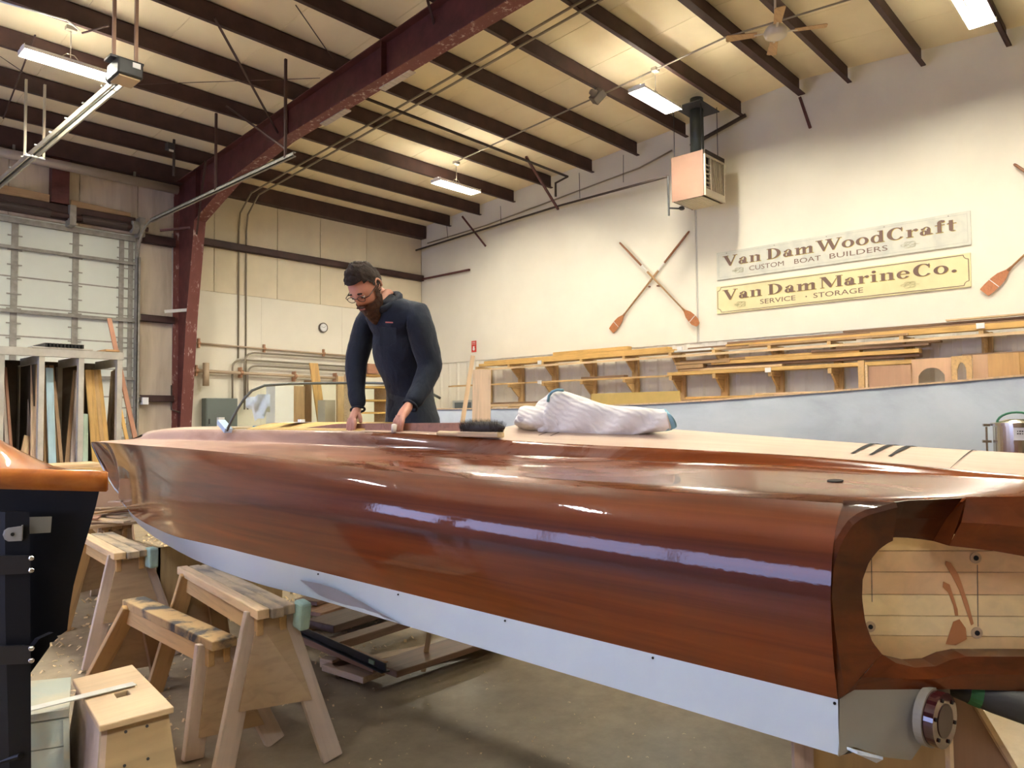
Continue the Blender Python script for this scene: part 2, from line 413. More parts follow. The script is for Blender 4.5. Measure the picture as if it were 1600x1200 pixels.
# long pale pipe under the eave
t = MB().tube([(1, LY-.35, 6.76), (7.15, LY-.35, 6.76)], .1, 16).build('eave_pipe', plain('pale_pipe', (.50, .45, .42), .4, metal=.2), wall_left, label='long fat pale pipe under the eave above the overhead door', smooth=True)
for X in (1.6, 3.9, 6.2):
    MB().bb((X-.02, LY-.37, 6.84), (X+.02, LY-.33, 6.97)).build('pipe_strap', galv, t)
    MB().bb((X-.02, LY-.37, 6.84), (X+.02, LY+.0, 6.87)).build('pipe_strap', galv, t)
# diagonal angle braces by the left wall
MB().bar((6.9, 15.2, 6.9), (7.25, 16.4, 5.6), .04, .04).build('flange_brace', steel, ceiling)
# ------------------------------------------------------------------ lights
tube_m = emis('fluorescent_tubes', (1, .935, .77), TUBE)
tube_b = emis('daylight_tubes', (.9, .92, 1), TUBE*.6)
hous = plain('fixture_white', (.75, .75, .75), .4)
def fixture(x, y, label, mat=tube_m, L=1.27):
    z = roofz(y)-.62
    e = thing('ceiling_light', (x, y, z), label, 'light', 'fluorescent ceiling lights')
    m = MB(); W = .17; H = .075
    a = [(x-L/2, y-W, z), (x+L/2, y-W, z), (x+L/2, y+W, z), (x-L/2, y+W, z)]
    m.bb((x-L/2, y-.075, z+H), (x+L/2, y+.075, z+H+.02))
    for s in (-1, 1): m.bb((x-L/2, y+s*.095, z+H), (x+L/2, y+s*.12, z+H+.004))
    for s in (-1, 1):
        m.prism([(x-L/2, y+s*W, z), (x+L/2, y+s*W, z), (x+L/2, y+s*(W-.05), z+H), (x-L/2, y+s*(W-.05), z+H)], (0, s*.004, .004))
        m.bb((x+s*L/2-.004, y-W, z), (x+s*L/2+.004, y+W, z+H))
    m.build('reflector_housing', hous, e)
    for k_ in range(4):
        yy = y-.105+.07*k_
        MB().tube([(x-L/2+.03, yy, z+.035), (x+L/2-.03, yy, z+.035)], .019, 10).build('tube', mat, e, smooth=True)
    MB().tube([(x, y, z+H+.02), (x, y, roofz(y))], .006, 6).build('hanger_chain', conduit_m, e)
    MB().bb((x-.07, y-.05, roofz(y)-.06), (x+.07, y+.05, roofz(y))).build('junction_box', conduit_m, e)
    MB().tube([(x-.15, y, z+H+.02), (x-.05, y, z+H+.12), (x+.05, y, z+H+.12), (x+.15, y, z+H+.02)], .006, 6).build('hanger_loop', conduit_m, e)
fixture(3.48, 12.25, 'lit fluorescent light beside the black door opener')
fixture(11.55, 12.40, 'lit fluorescent light above the man, farthest along the ceiling')
fixture(11.5, 7.0, 'lit fluorescent light just left of the wall heater')
fixture(11.6, 2.02, 'lit fluorescent light at the top right corner of the view')
OUTL = iter(('first', 'second', 'third', 'fourth', 'fifth', 'sixth', 'seventh', 'eighth'))
for (x, y) in ((3.5, 7.0), (3.5, 2.0), (3.5, -3.2), (11.5, -3.2), (-3.5, 12.3), (-3.5, 7.0), (-3.5, 2.0), (-3.5, -3.2)):
    fixture(x, y, next(OUTL)+' of the ceiling lights out of view overhead and behind the camera', tube_b if x < 0 else tube_m)
# ------------------------------------------------------------------ the mahogany boat
KB = .8; BO = V((1.704, .6, .69)); BL = V((2.13, .75, .5))
def B(x, y, z): return BO + (V((x, y, z))-BL)*KB      # boat drawing coordinates -> shop
BC = 3.15
def spl(xs, ys, x):
    """monotone-ish cubic through the points"""
    xs = list(xs); ys = list(ys)
    if x <= xs[0]: return ys[0]
    if x >= xs[-1]: return ys[-1]
    i = max(k for k in range(len(xs)-1) if xs[k] <= x)
    h = xs[i+1]-xs[i]; t = (x-xs[i])/h
    def sl(k):
        if k == 0: return (ys[1]-ys[0])/(xs[1]-xs[0])
        if k == len(xs)-1: return (ys[-1]-ys[-2])/(xs[-1]-xs[-2])
        a = (ys[k]-ys[k-1])/(xs[k]-xs[k-1]); b_ = (ys[k+1]-ys[k])/(xs[k+1]-xs[k])
        return 0 if a*b_ <= 0 else 2*a*b_/(a+b_)
    m0, m1 = sl(i)*h, sl(i+1)*h
    return (2*t**3-3*t**2+1)*ys[i]+(t**3-2*t**2+t)*m0+(-2*t**3+3*t**2)*ys[i+1]+(t**3-t**2)*m1
S_ = dict(
 zk=([.75, 2.5, 4, 5, 6, 7, 8.4, 9.1, 9.6, 10.03], [.32, .31, .30, .30, .32, .38, .50, .60, .84, 1.13]),
 xc=([.75, 2.7, 3.46, 4.1, 4.93, 5.87, 7.4, 8.2, 8.8, 9.1, 9.6, 10.03], [2.13, 2.14, 2.165, 2.185, 2.25, 2.39, 2.71, 2.92, 3.065, 3.145, 3.15, 3.15]),
 zc=([.75, 2.7, 3.46, 4.1, 5, 6, 7.4, 8.2, 8.8, 9.1, 9.6, 10.03], [.50, .50, .49, .47, .465, .465, .475, .50, .55, .602, .85, 1.14]),
 xp=([.75, 3, 4, 5.02, 6.04, 7.09, 8.0, 8.8, 9.1, 9.6, 10.03], [2.13, 2.13, 2.13, 2.17, 2.34, 2.58, 2.83, 3.04, 3.145, 3.15, 3.15]),
 zp=([.75, 3, 4.2, 5.3, 6, 7, 8, 8.9, 9.1, 9.6, 10.03], [.653, .65, .65, .62, .60, .575, .57, .585, .61, .86, 1.15]),
 xs=([.75, 2, 3.15, 4.4, 5.5, 6.35, 7.4, 8.3, 9.1, 9.7, 10.03], [2.22, 2.19, 2.17, 2.25, 2.36, 2.46, 2.64, 2.82, 2.99, 3.11, 3.15]),
 zs=([-.4, .75, 2, 3.15, 4.4, 5.5, 7.4, 8.8, 10.03], [1.19, 1.185, 1.18, 1.195, 1.22, 1.222, 1.205, 1.185, 1.163]),
 bl=([.75, 2, 4, 6, 7.4, 8.6, 10.03], [.06, .07, .06, .02, .0, -.02, 0]),
)
def sv(k, y): return spl(*S_[k], y)
def xs_(y):
    return 2.22+(.75-y)*.93 if y < .75 else sv('xs', y)
def deckpts(y):
    """side deck, cove and crowned centre deck from the shoulder to the centreline"""
    xs, zs = xs_(y), sv('zs', y)
    xi = max(xs+.04, spl([-.4, .4, .75, 1.2, 2.5, 5, 7, 8.7, 9.3, 10.03], [2.78, 2.755, 2.75, 2.75, 2.75, 2.76, 2.83, 3.13, 3.15, 3.15], y))
    zi = spl([-.4, .4, .75, 1.2, 2.5, 3.6, 5, 7, 8.7, 10.03], [1.228, 1.234, 1.241, 1.25, 1.243, 1.256, 1.262, 1.25, 1.215, 1.163], y)
    xt = min(BC, xi+.05)
    zt = spl([-.4, .4, .75, 1.2, 2.5, 3, 3.9, 5.2, 6.2, 7.2, 8.1, 8.7, 10.03], [1.238, 1.246, 1.267, 1.288, 1.314, 1.334, 1.352, 1.352, 1.35, 1.335, 1.285, 1.218, 1.163], y)
    zd = spl([-.4, .4, .86, 1.38, 1.9, 2.3, 3.5, 5, 6.4, 7.2, 8.2, 8.75, 10.03], [1.27, 1.296, 1.316, 1.345, 1.375, 1.39, 1.39, 1.375, 1.37, 1.362, 1.315, 1.22, 1.163], y)
    return xs, zs, xi, zi, xt, zt, zd
def hull_section(y, side=1):
    xp, zp, xs, zs, bl = sv('xp', y), sv('zp', y), sv('xs', y), sv('zs', y), sv('bl', y)
    out = []
    # cubic bezier, bulging outwards
    p0 = (xp, zp); h = zs-zp
    p1 = (xp-bl, zp+h*.38); p2 = (xp-bl*1.1+(xs-xp)*.15 if y < 7 else xp+(xs-xp)*.5, zp+h*.86); p3 = (xs, zs)
    n = 14
    for k in range(n+1):
        t = k/n; c = ((1-t)**3, 3*t*(1-t)**2, 3*t*t*(1-t), t**3)
        out.append((min(BC, sum(a*b[0] for a, b in zip(c, (p0, p1, p2, p3)))), sum(a*b[1] for a, b in zip(c, (p0, p1, p2, p3)))))
    return out
def crown(u): return 1-(1-u)**1.22
def mir(x, s): return x if s > 0 else 2*BC-x
YS = [.75+i*.16 for i in range(0, 57)] + [9.8, 9.9, 9.97, 10.03]
def varnish(name, dusty=False):
    mt, n, b = nt(name)
    tc = n.nodes.new('ShaderNodeTexCoord')
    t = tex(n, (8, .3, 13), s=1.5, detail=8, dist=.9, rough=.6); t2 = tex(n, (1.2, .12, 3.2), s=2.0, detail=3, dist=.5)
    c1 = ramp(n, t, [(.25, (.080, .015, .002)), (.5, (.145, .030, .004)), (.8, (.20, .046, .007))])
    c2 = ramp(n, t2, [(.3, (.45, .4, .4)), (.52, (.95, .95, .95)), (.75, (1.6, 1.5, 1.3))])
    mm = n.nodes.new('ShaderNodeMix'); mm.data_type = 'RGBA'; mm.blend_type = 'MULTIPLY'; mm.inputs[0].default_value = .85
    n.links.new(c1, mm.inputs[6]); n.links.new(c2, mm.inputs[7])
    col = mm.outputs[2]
    b.inputs['Roughness'].default_value = .4; b.inputs['Specular IOR Level'].default_value = .15; b.inputs['Coat Weight'].default_value = .8; b.inputs['Coat Roughness'].default_value = .035
    b.inputs['Coat IOR'].default_value = 1.45
    fine = tex(n, (1, 1, 1), s=70, detail=3); wav = tex(n, (1, .3, 1), s=3.5, detail=2)
    bu = n.nodes.new('ShaderNodeBump'); bu.inputs['Strength'].default_value = .10; bu.inputs['Distance'].default_value = .0016; n.links.new(fine, bu.inputs['Height'])
    bw = n.nodes.new('ShaderNodeBump'); bw.inputs['Strength'].default_value = .035; bw.inputs['Distance'].default_value = .012; n.links.new(wav, bw.inputs['Height']); n.links.new(bw.outputs[0], bu.inputs['Normal'])
    n.links.new(bu.outputs[0], b.inputs['Coat Normal'])
    if dusty:
        # sanding dust lying on the forward deck, thin patches farther aft
        sep = n.nodes.new('ShaderNodeSeparateXYZ'); n.links.new(tc.outputs['Object'], sep.inputs[0])
        mr = n.nodes.new('ShaderNodeMapRange'); n.links.new(sep.outputs['Y'], mr.inputs[0])
        mr.inputs[1].default_value = 2.5; mr.inputs[2].default_value = 5.6; mr.inputs[3].default_value = .0; mr.inputs[4].default_value = 1.05
        nn = tex(n, (1.6, .5, 1.5), s=3.2, detail=6, dist=1.0)
        ad = n.nodes.new('ShaderNodeMath'); ad.operation = 'MULTIPLY_ADD'; n.links.new(nn, ad.inputs[0]); ad.inputs[1].default_value = 1.3; ad.inputs[2].default_value = -.65
        a2 = n.nodes.new('ShaderNodeMath'); a2.operation = 'ADD'; a2.use_clamp = True; n.links.new(ad.outputs[0], a2.inputs[0]); n.links.new(mr.outputs[0], a2.inputs[1])
        col = mixc(n, a2.outputs[0], col, (.54, .37, .29))
        inv = n.nodes.new('ShaderNodeMath'); inv.operation = 'SUBTRACT'; inv.use_clamp = True; inv.inputs[0].default_value = .55; n.links.new(a2.outputs[0], inv.inputs[1]); n.links.new(inv.outputs[0], b.inputs['Coat Weight'])
        r2 = n.nodes.new('ShaderNodeMapRange'); n.links.new(a2.outputs[0], r2.inputs[0]); r2.inputs[3].default_value = .25; r2.inputs[4].default_value = .6; n.links.new(r2.outputs[0], b.inputs['Roughness'])
    n.links.new(col, b.inputs['Base Color'])
    MATS[name] = mt; return mt
varn = varnish('varnished_mahogany'); varnd = varnish('dusty_varnish', True)
sand = wood('sanded_mahogany', (.54, .40, .30), dark=.86, axis=1, rough=.6, s=5)
whitep = plain('white_bottom_paint', (.60, .70, .78), .28, coat=.4, var=.03, s=2)
primer = plain('bottom_primer', (.42, .40, .36), .7, var=.12, s=3)
cedars = [wood('raw_cedar'+n_, c_, dark=.88, axis=0, rough=.5, s=6) for n_, c_ in (('', (.84, .58, .27)), ('_pale', (.90, .70, .38)), ('_pink', (.82, .54, .29)))]
boat = thing('wooden_boat', B(BC, 5, .2), 'long varnished mahogany motorboat with white bottom, filling the middle of the shop', 'boat')
for s in (1, -1):
    # bottom and white topside strip
    m = MB()
    rows = []
    for y in YS:
        xc, zc, zk = sv('xc', y), sv('zc', y), sv('zk', y)
        r = []
        full = .02
        for k in range(6):
            t = k/5; r.append(B(mir(BC+(xc-BC)*t, s), y, zk+(zc-zk)*t**1.15-full*math.sin(PI*t)))
        rows.append(r)
    m.grid(rows); bt = m.build('hull_bottom', whitep, boat, smooth=True, label='white V-shaped bottom')
    m = MB().grid([[B(mir(sv('xc', y), s), y, sv('zc', y)), B(mir(sv('xc', y)*.5+sv('xp', y)*.5-.002, s), y, (sv('zc', y)+sv('zp', y))/2), B(mir(sv('xp', y), s), y, sv('zp', y))] for y in YS])
    m.build('waterline_band', whitep, boat, smooth=True, label='white painted band along the waterline')
    # spray step under the chine: grey overlay with its shade painted in
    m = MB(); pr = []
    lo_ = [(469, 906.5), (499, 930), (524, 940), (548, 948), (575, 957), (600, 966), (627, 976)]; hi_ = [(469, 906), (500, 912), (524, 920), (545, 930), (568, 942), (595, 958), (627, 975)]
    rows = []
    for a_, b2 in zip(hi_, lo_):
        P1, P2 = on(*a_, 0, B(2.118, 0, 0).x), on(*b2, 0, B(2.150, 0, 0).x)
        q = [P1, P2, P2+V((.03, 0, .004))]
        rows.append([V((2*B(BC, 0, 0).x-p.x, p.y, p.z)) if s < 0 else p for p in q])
    m.grid(rows); m.build('spray_step_shade', plain('step_shade', (.40, .42, .50), .4), boat, label='underside of the spray step, painted grey for its shade')
    # mahogany side
    rows = [[B(mir(x, s), y, z) for x, z in hull_section(y)] for y in YS]
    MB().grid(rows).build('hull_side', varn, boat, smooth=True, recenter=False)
    # side deck, then cove
    YD = [-.3, -.1, .1, .25, .4, .55, .66] + YS
    def sdrow(y):
        xs, zs, xi, zi, xt, zt, zd = deckpts(y); r = []
        rr = .05
        for k in range(9):
            t = k/8
            if t < .25: u = t/.25*.12; zz = zs+(zi-zs)*.12*2.2*math.sin(t/.25*PI/2)
            else:
                u = .12+(t-.25)/.75*.88; zz = zs+(zi-zs)*(.264+(t-.25)/.75*.736)
            r.append(B(mir(xs+(xi-xs)*u, s), y, zz))
        for k in range(1, 7):
            t = k/6; q = 3*t*t-2*t**3
            r.append(B(mir(xi+(xt-xi)*(t*.4+.6*t*t), s), y, zi+(zt-zi)*q))
        return r
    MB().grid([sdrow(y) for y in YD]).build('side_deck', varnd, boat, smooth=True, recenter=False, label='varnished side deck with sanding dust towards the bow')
    # crowned centre deck, open at the cockpit
    def cd_row(y):
        xs, zs, xi, zi, xt, zt, zd = deckpts(y)
        us = [0, .06, .14, .2, .35, .5, .7, .85, 1]
        return [B(mir(xt+(BC-xt)*u, s), y, zt+(zd-zt)*crown(u)) for u in us]
    YD2 = sorted(set(YD+[2.9, 5.45]))
    rows = [cd_row(y) for y in YD2]
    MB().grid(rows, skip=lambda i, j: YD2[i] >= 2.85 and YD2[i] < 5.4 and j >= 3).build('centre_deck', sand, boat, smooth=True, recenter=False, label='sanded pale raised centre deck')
    # cockpit lining
    yk = [2.9+.25*i for i in range(11)]
    rows = []
    for y in yk:
        xs, zs, xi, zi, xt, zt, zd = deckpts(y); xx = xt+(BC-xt)*.2; zz = zt+(zd-zt)*crown(.2)
        rows.append([B(mir(xx, s), y, zz), B(mir(xx, s), y, .40)])
    MB().grid(rows).build('cockpit_lining', mahraw, boat)
MB().bb(B(2.75, 2.9, .36), B(3.55, 5.45, .38)).build('cockpit_sole', ply, boat)
MB().bb(B(2.8, 5.43, .4), B(3.5, 5.45, 1.33)).bb(B(2.8, 2.88, .4), B(3.5, 2.9, 1.33)).build('bulkhead', ply, boat)
# yellow unfinished dashboard deck in front of the man
rows = []
for i in range(9):
    y = 3.98+i*1.5/8; r = []
    xs, zs, xi, zi, xt, zt, zd = deckpts(y)
    for k in range(9):
        t = k/8; x = 2.83+(3.47-2.83)*t; r.append(B(x, y, 1.352+.05*math.sin(PI*t)*1.0+.006))
    rows.append(r)
mdash = MB().grid(rows); dash = mdash.build('dashboard_deck', yel, boat, smooth=True, label='unfinished yellow plywood dashboard deck')
sm = dash.modifiers.new('s', 'SOLIDIFY'); sm.thickness = .015; sm.offset = -1
# slots cut in the after deck
for (px0, px1) in (((1338, 709), (1432, 698)), ((1371, 711.5), (1462, 700.5)), ((1404, 714), (1497, 702.5))):
    y = on(*px0, 0, 2.9)[1]
    pass
def decktop(x, y):
    xs, zs, xi, zi, xt, zt, zd = deckpts(y); u = max(0, (x-xt)/(BC-xt)) if x < BC else max(0, (2*BC-x-xt)/(BC-xt))
    return zt+(zd-zt)*crown(min(1, u))
def slot(y, x0, x1, wd=.022, name='vent_slot'):
    m = MB(); n = 10; rows = []
    for k in range(n+1):
        x = x0+(x1-x0)*k/n; z = decktop(x, y)+.0025
        e = wd*math.sin(PI*min(1, max(.12, k/n if k < n/2 else 1-k/n)*3) / 2)
        rows.append([B(x, y-e/2, z), B(x, y+e/2, z)])
    m.grid(rows); return m
blackm = plain('dark_opening', (.006, .005, .005), .9)
for y in (.945, .88, .815): slot(y, 2.90, 3.42, .024).build('vent_slot', blackm, boat, label='dark slot cut across the after deck')
for y in (2.42, 2.5): slot(y, 2.9, 3.5, .016).build('vent_slot', blackm, boat, label='dark slot in the deck beside the blanket')
slot(.60, 2.8, 3.5, .004).build('deck_seam', blackm, boat)
# fuel filler hole
zq = 1.222
for _ in range(8):
    c = on(1305, 751, 2, B(0, 0, zq).z); xq, yq = (c.x-BO.x)/KB+BL.x, (c.y-BO.y)/KB+BL.y
    d_ = deckpts(yq); tq = max(0, min(1, (xq-d_[0])/(d_[2]-d_[0]))); zq = d_[1]+(d_[3]-d_[1])*(.264+(tq-.12)/.88*.736 if tq > .12 else tq/.12*.264)
sl = (d_[3]-d_[1])*.736/((d_[2]-d_[0])*.88); nq = V((-sl, 0, 1)).normalized()
m = MB(); m.tube([c-nq*.002, c+nq*.0012], .020, 24); m.build('filler_hole', blackm, boat, label='round dark hole in the side deck')
# ------------------------------------------------------------------ swept transom
nT = V((.73, .68, 0)).normalized(); pT = B(2.13, .75, .5)
wT = V((.68, -.73, 0)).normalized()
def T(x, y, off=0):
    d = ray(x, y); t = nT.dot(pT-CAM)/nT.dot(d); return CAM+d*t + nT*off
outT = [(1310, 1092), (1304, 1040), (1296, 990), (1290, 930), (1294, 880), (1305, 845), (1322, 815), (1345, 798), (1375, 791), (1400, 785)]
inn = [(1378, 1022), (1363, 1003), (1352, 972), (1347, 935), (1348, 905), (1358, 878), (1372, 860), (1385, 850), (1395, 845)]
mtr = varnish('shaded_mahogany')  # copy of the varnish, darkened below to put the stern's shade into its colour
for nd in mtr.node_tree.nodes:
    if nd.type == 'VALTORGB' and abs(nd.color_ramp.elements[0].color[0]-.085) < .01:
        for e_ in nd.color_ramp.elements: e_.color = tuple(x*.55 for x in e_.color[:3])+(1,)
# ring
m = MB()
def lerp_poly(P, n):
    L = [0]
    for a, b_ in zip(P, P[1:]): L.append(L[-1]+math.hypot(b_[0]-a[0], b_[1]-a[1]))
    out = []
    for k in range(n):
        t = L[-1]*k/(n-1); i = max(j for j in range(len(P)-1) if L[j] <= t+1e-9); f = (t-L[i])/(L[i+1]-L[i])
        out.append((P[i][0]+(P[i+1][0]-P[i][0])*f, P[i][1]+(P[i+1][1]-P[i][1])*f))
    return out
A_ = lerp_poly(outT, 24); Bn = lerp_poly(inn, 24)
def hs_end(z):
    best = None
    for (x, zz), (x2, z2) in zip(hull_section(.75), hull_section(.75)[1:]):
        if zz <= z <= z2: f = (z-zz)/(z2-zz); best = x+(x2-x)*f
    return best if best else (2.13 if z < .7 else 2.22)
def ringrow(p, q):
    P = T(*p); zd = (P.z-BO.z)/KB+BL.z
    r = [P]
    Q = T(*q)
    r.append(P.lerp(Q, .12)-nT*.008); r.append(P.lerp(Q, .5)-nT*.004); r.append(Q-nT*.0); r.append(Q+nT*.012); r.append(Q+nT*.06)
    return r
m.grid([ringrow(p, q) for p, q in zip(A_, Bn)]); m.build('transom_ring', mtr, boat, smooth=False, recenter=False, label='shade-darkened curved end face of the hull side')
# edge that closes the hull side onto the ring
m = MB(); rows = []
for p in A_:
    P = T(*p); zd = (P.z-BO.z)/KB+BL.z; x = hs_end(min(1.18, max(.655, zd)))
    rows.append([B(x, .75, zd), P])
m.grid(rows); m.build('corner_strip', mtr, boat, smooth=True, recenter=False)
# lower rail under the opening
XE = 2100
low_t = [(1378, 1022), (1400, 1036), (1430, 1043), (1462, 1041), (1485, 1031), (1510, 1026), (1600, 1026), (XE, 1030)]
low_b = [(1310, 1092), (1335, 1078), (1430, 1077), (1462, 1077), (1485, 1077), (1510, 1077), (1600, 1080), (XE, 1095)]
m = MB().grid([[T(*a)+nT*.06, T(*a)+nT*.012, T(*a), T(a[0]*.5+b_[0]*.5, a[1]*.5+b_[1]*.5, -.006), T(*b_), T(b_[0], b_[1]-2, .05)] for a, b_ in zip(low_t, low_b)])
m.build('transom_rail', mtr, boat, recenter=False, label='shade-darkened mahogany rail below the pale panel')
# dark notch and upper face
m = MB()
top = [(1400, 785), (1420, 782), (1450, 781), (1480, 779.5), (1510, 778)]; bot = [(1395, 845), (1410, 843), (1430, 844), (1450, 846), (1470, 849)]
m.grid([[T(*a), T(*a, .012), T(a[0]*.5+b_[0]*.5, a[1]*.5+b_[1]*.5, .028), T(*b_, .03)] for a, b_ in zip(top, bot)])
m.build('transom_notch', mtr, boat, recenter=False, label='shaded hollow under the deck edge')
m = MB()
top = [(1510, 778), (1560, 776), (1600, 777), (XE, 800)]; bot = [(1470, 849), (1540, 857), (1600, 868), (XE, 960)]
m.grid([[T(*a), T(a[0]*.5+b_[0]*.5, a[1]*.5+b_[1]*.5, -.028), T(*b_, -.03), T(*b_, .06)] for a, b_ in zip(top, bot)])
m.prism([T(1510, 778), T(1470, 849, -.03), T(1470, 849, .06)], wT*.002)
m.build('transom_face', varn, boat, recenter=False, label='bright varnished upper face of the stern')
# raw cedar planks inside the opening
edges = [(843, 868), (868, 902), (902, 938), (938, 972), (972, 1004), (1004, 1050)]
for ie, (a, b_) in enumerate(edges):
    k_ = lambda y_: (y_-940)*.055
    m = MB(); P = [(1336, a+.5), (1336, b_-.5), (XE, b_-.5+k_(b_)+3), (XE, a+.5+k_(a)+3)]
    m.prism([T(x_, y_, .055) for x_, y_ in P], nT*.02)
    m.build('cedar_plank', cedars[(ie*2+ie//2) % 3], boat, recenter=False)
for (x_, y_, r_) in ((1378, 857, .012), (1548, 879, .013), (1378, 990, .012), (1550, 1000, .013)):
    P = T(x_, y_, .054)
    MB().tube([P, P-nT*.002], r_, 18).build('counterbore', wood('bore_pale', (.60, .42, .26)), boat, label='counterbored bolt hole')
    MB().tube([P-nT*.002, P-nT*.0035], r_*.45, 12).build('bolt_hole', blackm, boat)
for (x_, y0, y1) in ((1380, 868, 950), (1551, 890, 990)):
    MB().bar(T(x_, y0, .0535), T(x_+1, y1, .0535), .001, .0012).build('pencil_line', darkgrey, boat)
stain = plain('varnish_drip', (.50, .20, .07), .4)
def blob(pts, off=.0538):
    MB().prism([T(x_, y_, off) for x_, y_ in pts], nT*-.0006).build('varnish_drip', stain, boat, label='reddish varnish drip on the pale panel')
blob([(1500, 884), (1508, 887), (1520, 905), (1526, 922), (1537, 955), (1545, 985), (1541, 988), (1532, 962), (1522, 932), (1510, 908), (1499, 890)])
blob([(1496, 917), (1506, 922), (1512, 940), (1519, 962), (1520, 972), (1515, 972), (1512, 955), (1504, 935), (1495, 926)])
blob([(1512, 982), (1522, 978), (1532, 992), (1534, 1010), (1516, 1020), (1500, 1018)])
# grey painted lower stern with the round maroon flange
def TG(x, y, off=0): return T(x, y, off)
prim = plain('stern_primer', (.26, .235, .185), .55, var=.06, s=4)
MB().prism([TG(1312, 1092), TG(1336, 1077), TG(1450, 1077), TG(1450, 1150), TG(1424, 1188), TG(1380, 1183), TG(1375, 1184), TG(1368, 1178), TG(1334, 1167), TG(1320, 1178), TG(1310, 1182)], nT*.10).build('stern_block', prim, boat, recenter=False, label='grey primed lower stern block')
MB().prism([TG(1322, 1170, -.004), TG(1330, 1169, -.03), TG(1369, 1177, -.03), TG(1368, 1191, -.004)], V((0, 0, .006))).build('trim_tab', whitep, boat, label='small white trim tab')
MB().prism([TG(1424, 1077, .02), TG(1424, 1165, .02), TG(1462, 1172, .02), TG(1484, 1155, .02), TG(1496, 1120, .02), TG(1492, 1077, .02)], nT*.08).build('stern_block', prim, boat, recenter=False)
fd = (V((-.183, -.983, 0))).normalized()
fc = TG(1454, 1119, -.004)
fl_m = plain('maroon_enamel', (.042, .006, .008), .15, coat=.6)
MB().tube([fc-fd*.012, fc+fd*.006], .064, 40).build('flange_seat', prim, boat, smooth=False, label='pale ring behind the maroon flange')
MB().tube([fc+fd*.006, fc+fd*.028], .059, 40).build('shaft_flange', fl_m, boat, label='glossy maroon round flange')
MB().tube([fc+fd*.028, fc+fd*.0295], .036, 30).build('flange_bore', plain('bore', (.03, .008, .008), .4), boat)
for a in range(6):
    q = fc+fd*.0285+(V((fd.y, -fd.x, 0))*math.cos(a*PI/3+.3)+V((0, 0, 1))*math.sin(a*PI/3+.3))*.047
    MB().tube([q, q+fd*.002], .0045, 8).build('bolt_hole', blackm, boat)
# screw plugs along the white band
for (x_, y_) in ((1304, 1099), (1020, 1028), (789, 970), (622, 929), (497, 897)):
    P = on(x_, y_, 0, B(2.128, 0, 0).x); MB().ball(P, .0035, u=8, v=6).build('screw_hole', blackm, boat)
# ------------------------------------------------------------------ curved windscreen
gl = glass('windscreen_glass'); trimm = plain('windscreen_trim', (.10, .11, .10), .35)
top = [(2.845, 5.42, 1.345+.315), (2.93, 5.38, 1.70), (3.10, 5.30, 1.715), (3.30, 5.18, 1.72), (3.46, 5.02, 1.72), (3.55, 4.8, 1.715), (3.60, 4.55, 1.70), (3.63, 4.30, 1.66), (3.64, 4.1, 1.58)]
base = [(2.77, 5.66, 1.34), (2.90, 5.78, 1.352), (3.10, 5.72, 1.36), (3.30, 5.60, 1.36), (3.44, 5.42, 1.36), (3.52, 5.2, 1.36), (3.56, 4.95, 1.355), (3.585, 4.70, 1.35), (3.60, 4.4, 1.345)]
p0 = (2.75, 5.64, 1.345)
rise = [(2.75, 5.64, 1.345), (2.765, 5.60, 1.42), (2.79, 5.54, 1.52), (2.815, 5.48, 1.60)]
wsT = thing('windscreen', B(3.15, 5.5, 1.35), 'curved clear glass windscreen with dark trim on the boat deck', 'windscreen')
tt = rise + top; bb_ = [p0, (2.755, 5.645, 1.345), (2.76, 5.65, 1.345), (2.765, 5.66, 1.345)] + base
m = MB().grid([[B(*a), B(*b_)] for a, b_ in zip(tt, bb_)]); g = m.build('glass_pane', gl, wsT, smooth=True)
MB().tube([B(*a) for a in tt], .0085, 8).build('edge_trim', trimm, wsT, smooth=True)
MB().tube([B(a[0], a[1], a[2]) for a in base], .008, 8).build('base_trim', trimm, wsT, smooth=True)
tape = plain('blue_tape', (.05, .30, .62), .6)
for q in ((2.98, 5.56), (3.40, 5.14)):
    P = B(q[0], q[1], 1.372)
    MB().box(P, (.07, .03, .012), Matrix.Rotation(-.7, 3, 'Z')).build('masking_tape', tape, wsT, label='strip of blue masking tape at the glass foot')
MB().box(B(2.76, 5.70, 1.38), (.05, .12, .03), Matrix.Rotation(.5, 3, 'X')).build('masking_tape', plain('pale_blue_tape', (.45, .60, .78), .6), wsT, label='pale blue tape at the windscreen corner')
P = B(3.0, 5.05, 1.408)
MB().box(P, (.2, .14, .002), Matrix.Rotation(.2, 3, 'Z')).build('paper_sheet', white, None, 'white sheet of paper lying on the yellow dashboard', 'paper')
# things lying on the boat
a = on(397, 688, 2, B(0, 0, 1.25).z); b_ = on(434, 684, 2, B(0, 0, 1.25).z)
board('sanding_block', V(a)+V((0, 0, .005)), V(b_)+V((0, 0, .005)), .07, .016, mahraw, label='flat wooden sanding block lying on the dusty side deck near the bow', cat='block')
a = on(358, 671, 2, B(0, 0, 1.352).z)
board('wood_shim', V(a)+V((0, 0, .006)), V(a)+V((.25, -.10, .006)), .05, .01, pineL, label='small pale wood shim at the foot of the windscreen', cat='wood shim')
# coaming board held upright by the man
pa, pb = on(430, 677, 0, B(2.88, 0, 0).x), on(762, 669, 0, B(2.88, 0, 0).x)
cz = B(0, 0, 1.35).z
rows = []
N = 24
for i in range(N+1):
    t = i/N; px = 420+(775-420)*t
    ytop = 676-13*min(1, t/.3)-3*t; P = on(px, ytop, 0, B(2.88, 0, 0).x); Q = V((P.x, P.y, cz-.01))
    rows.append([Q, P])
m = MB().grid(rows); cb = m.build('coaming_board', mahraw, None, 'long thin raw mahogany board held on edge under the man\'s hands', 'board')
s_ = cb.modifiers.new('s', 'SOLIDIFY'); s_.thickness = .012
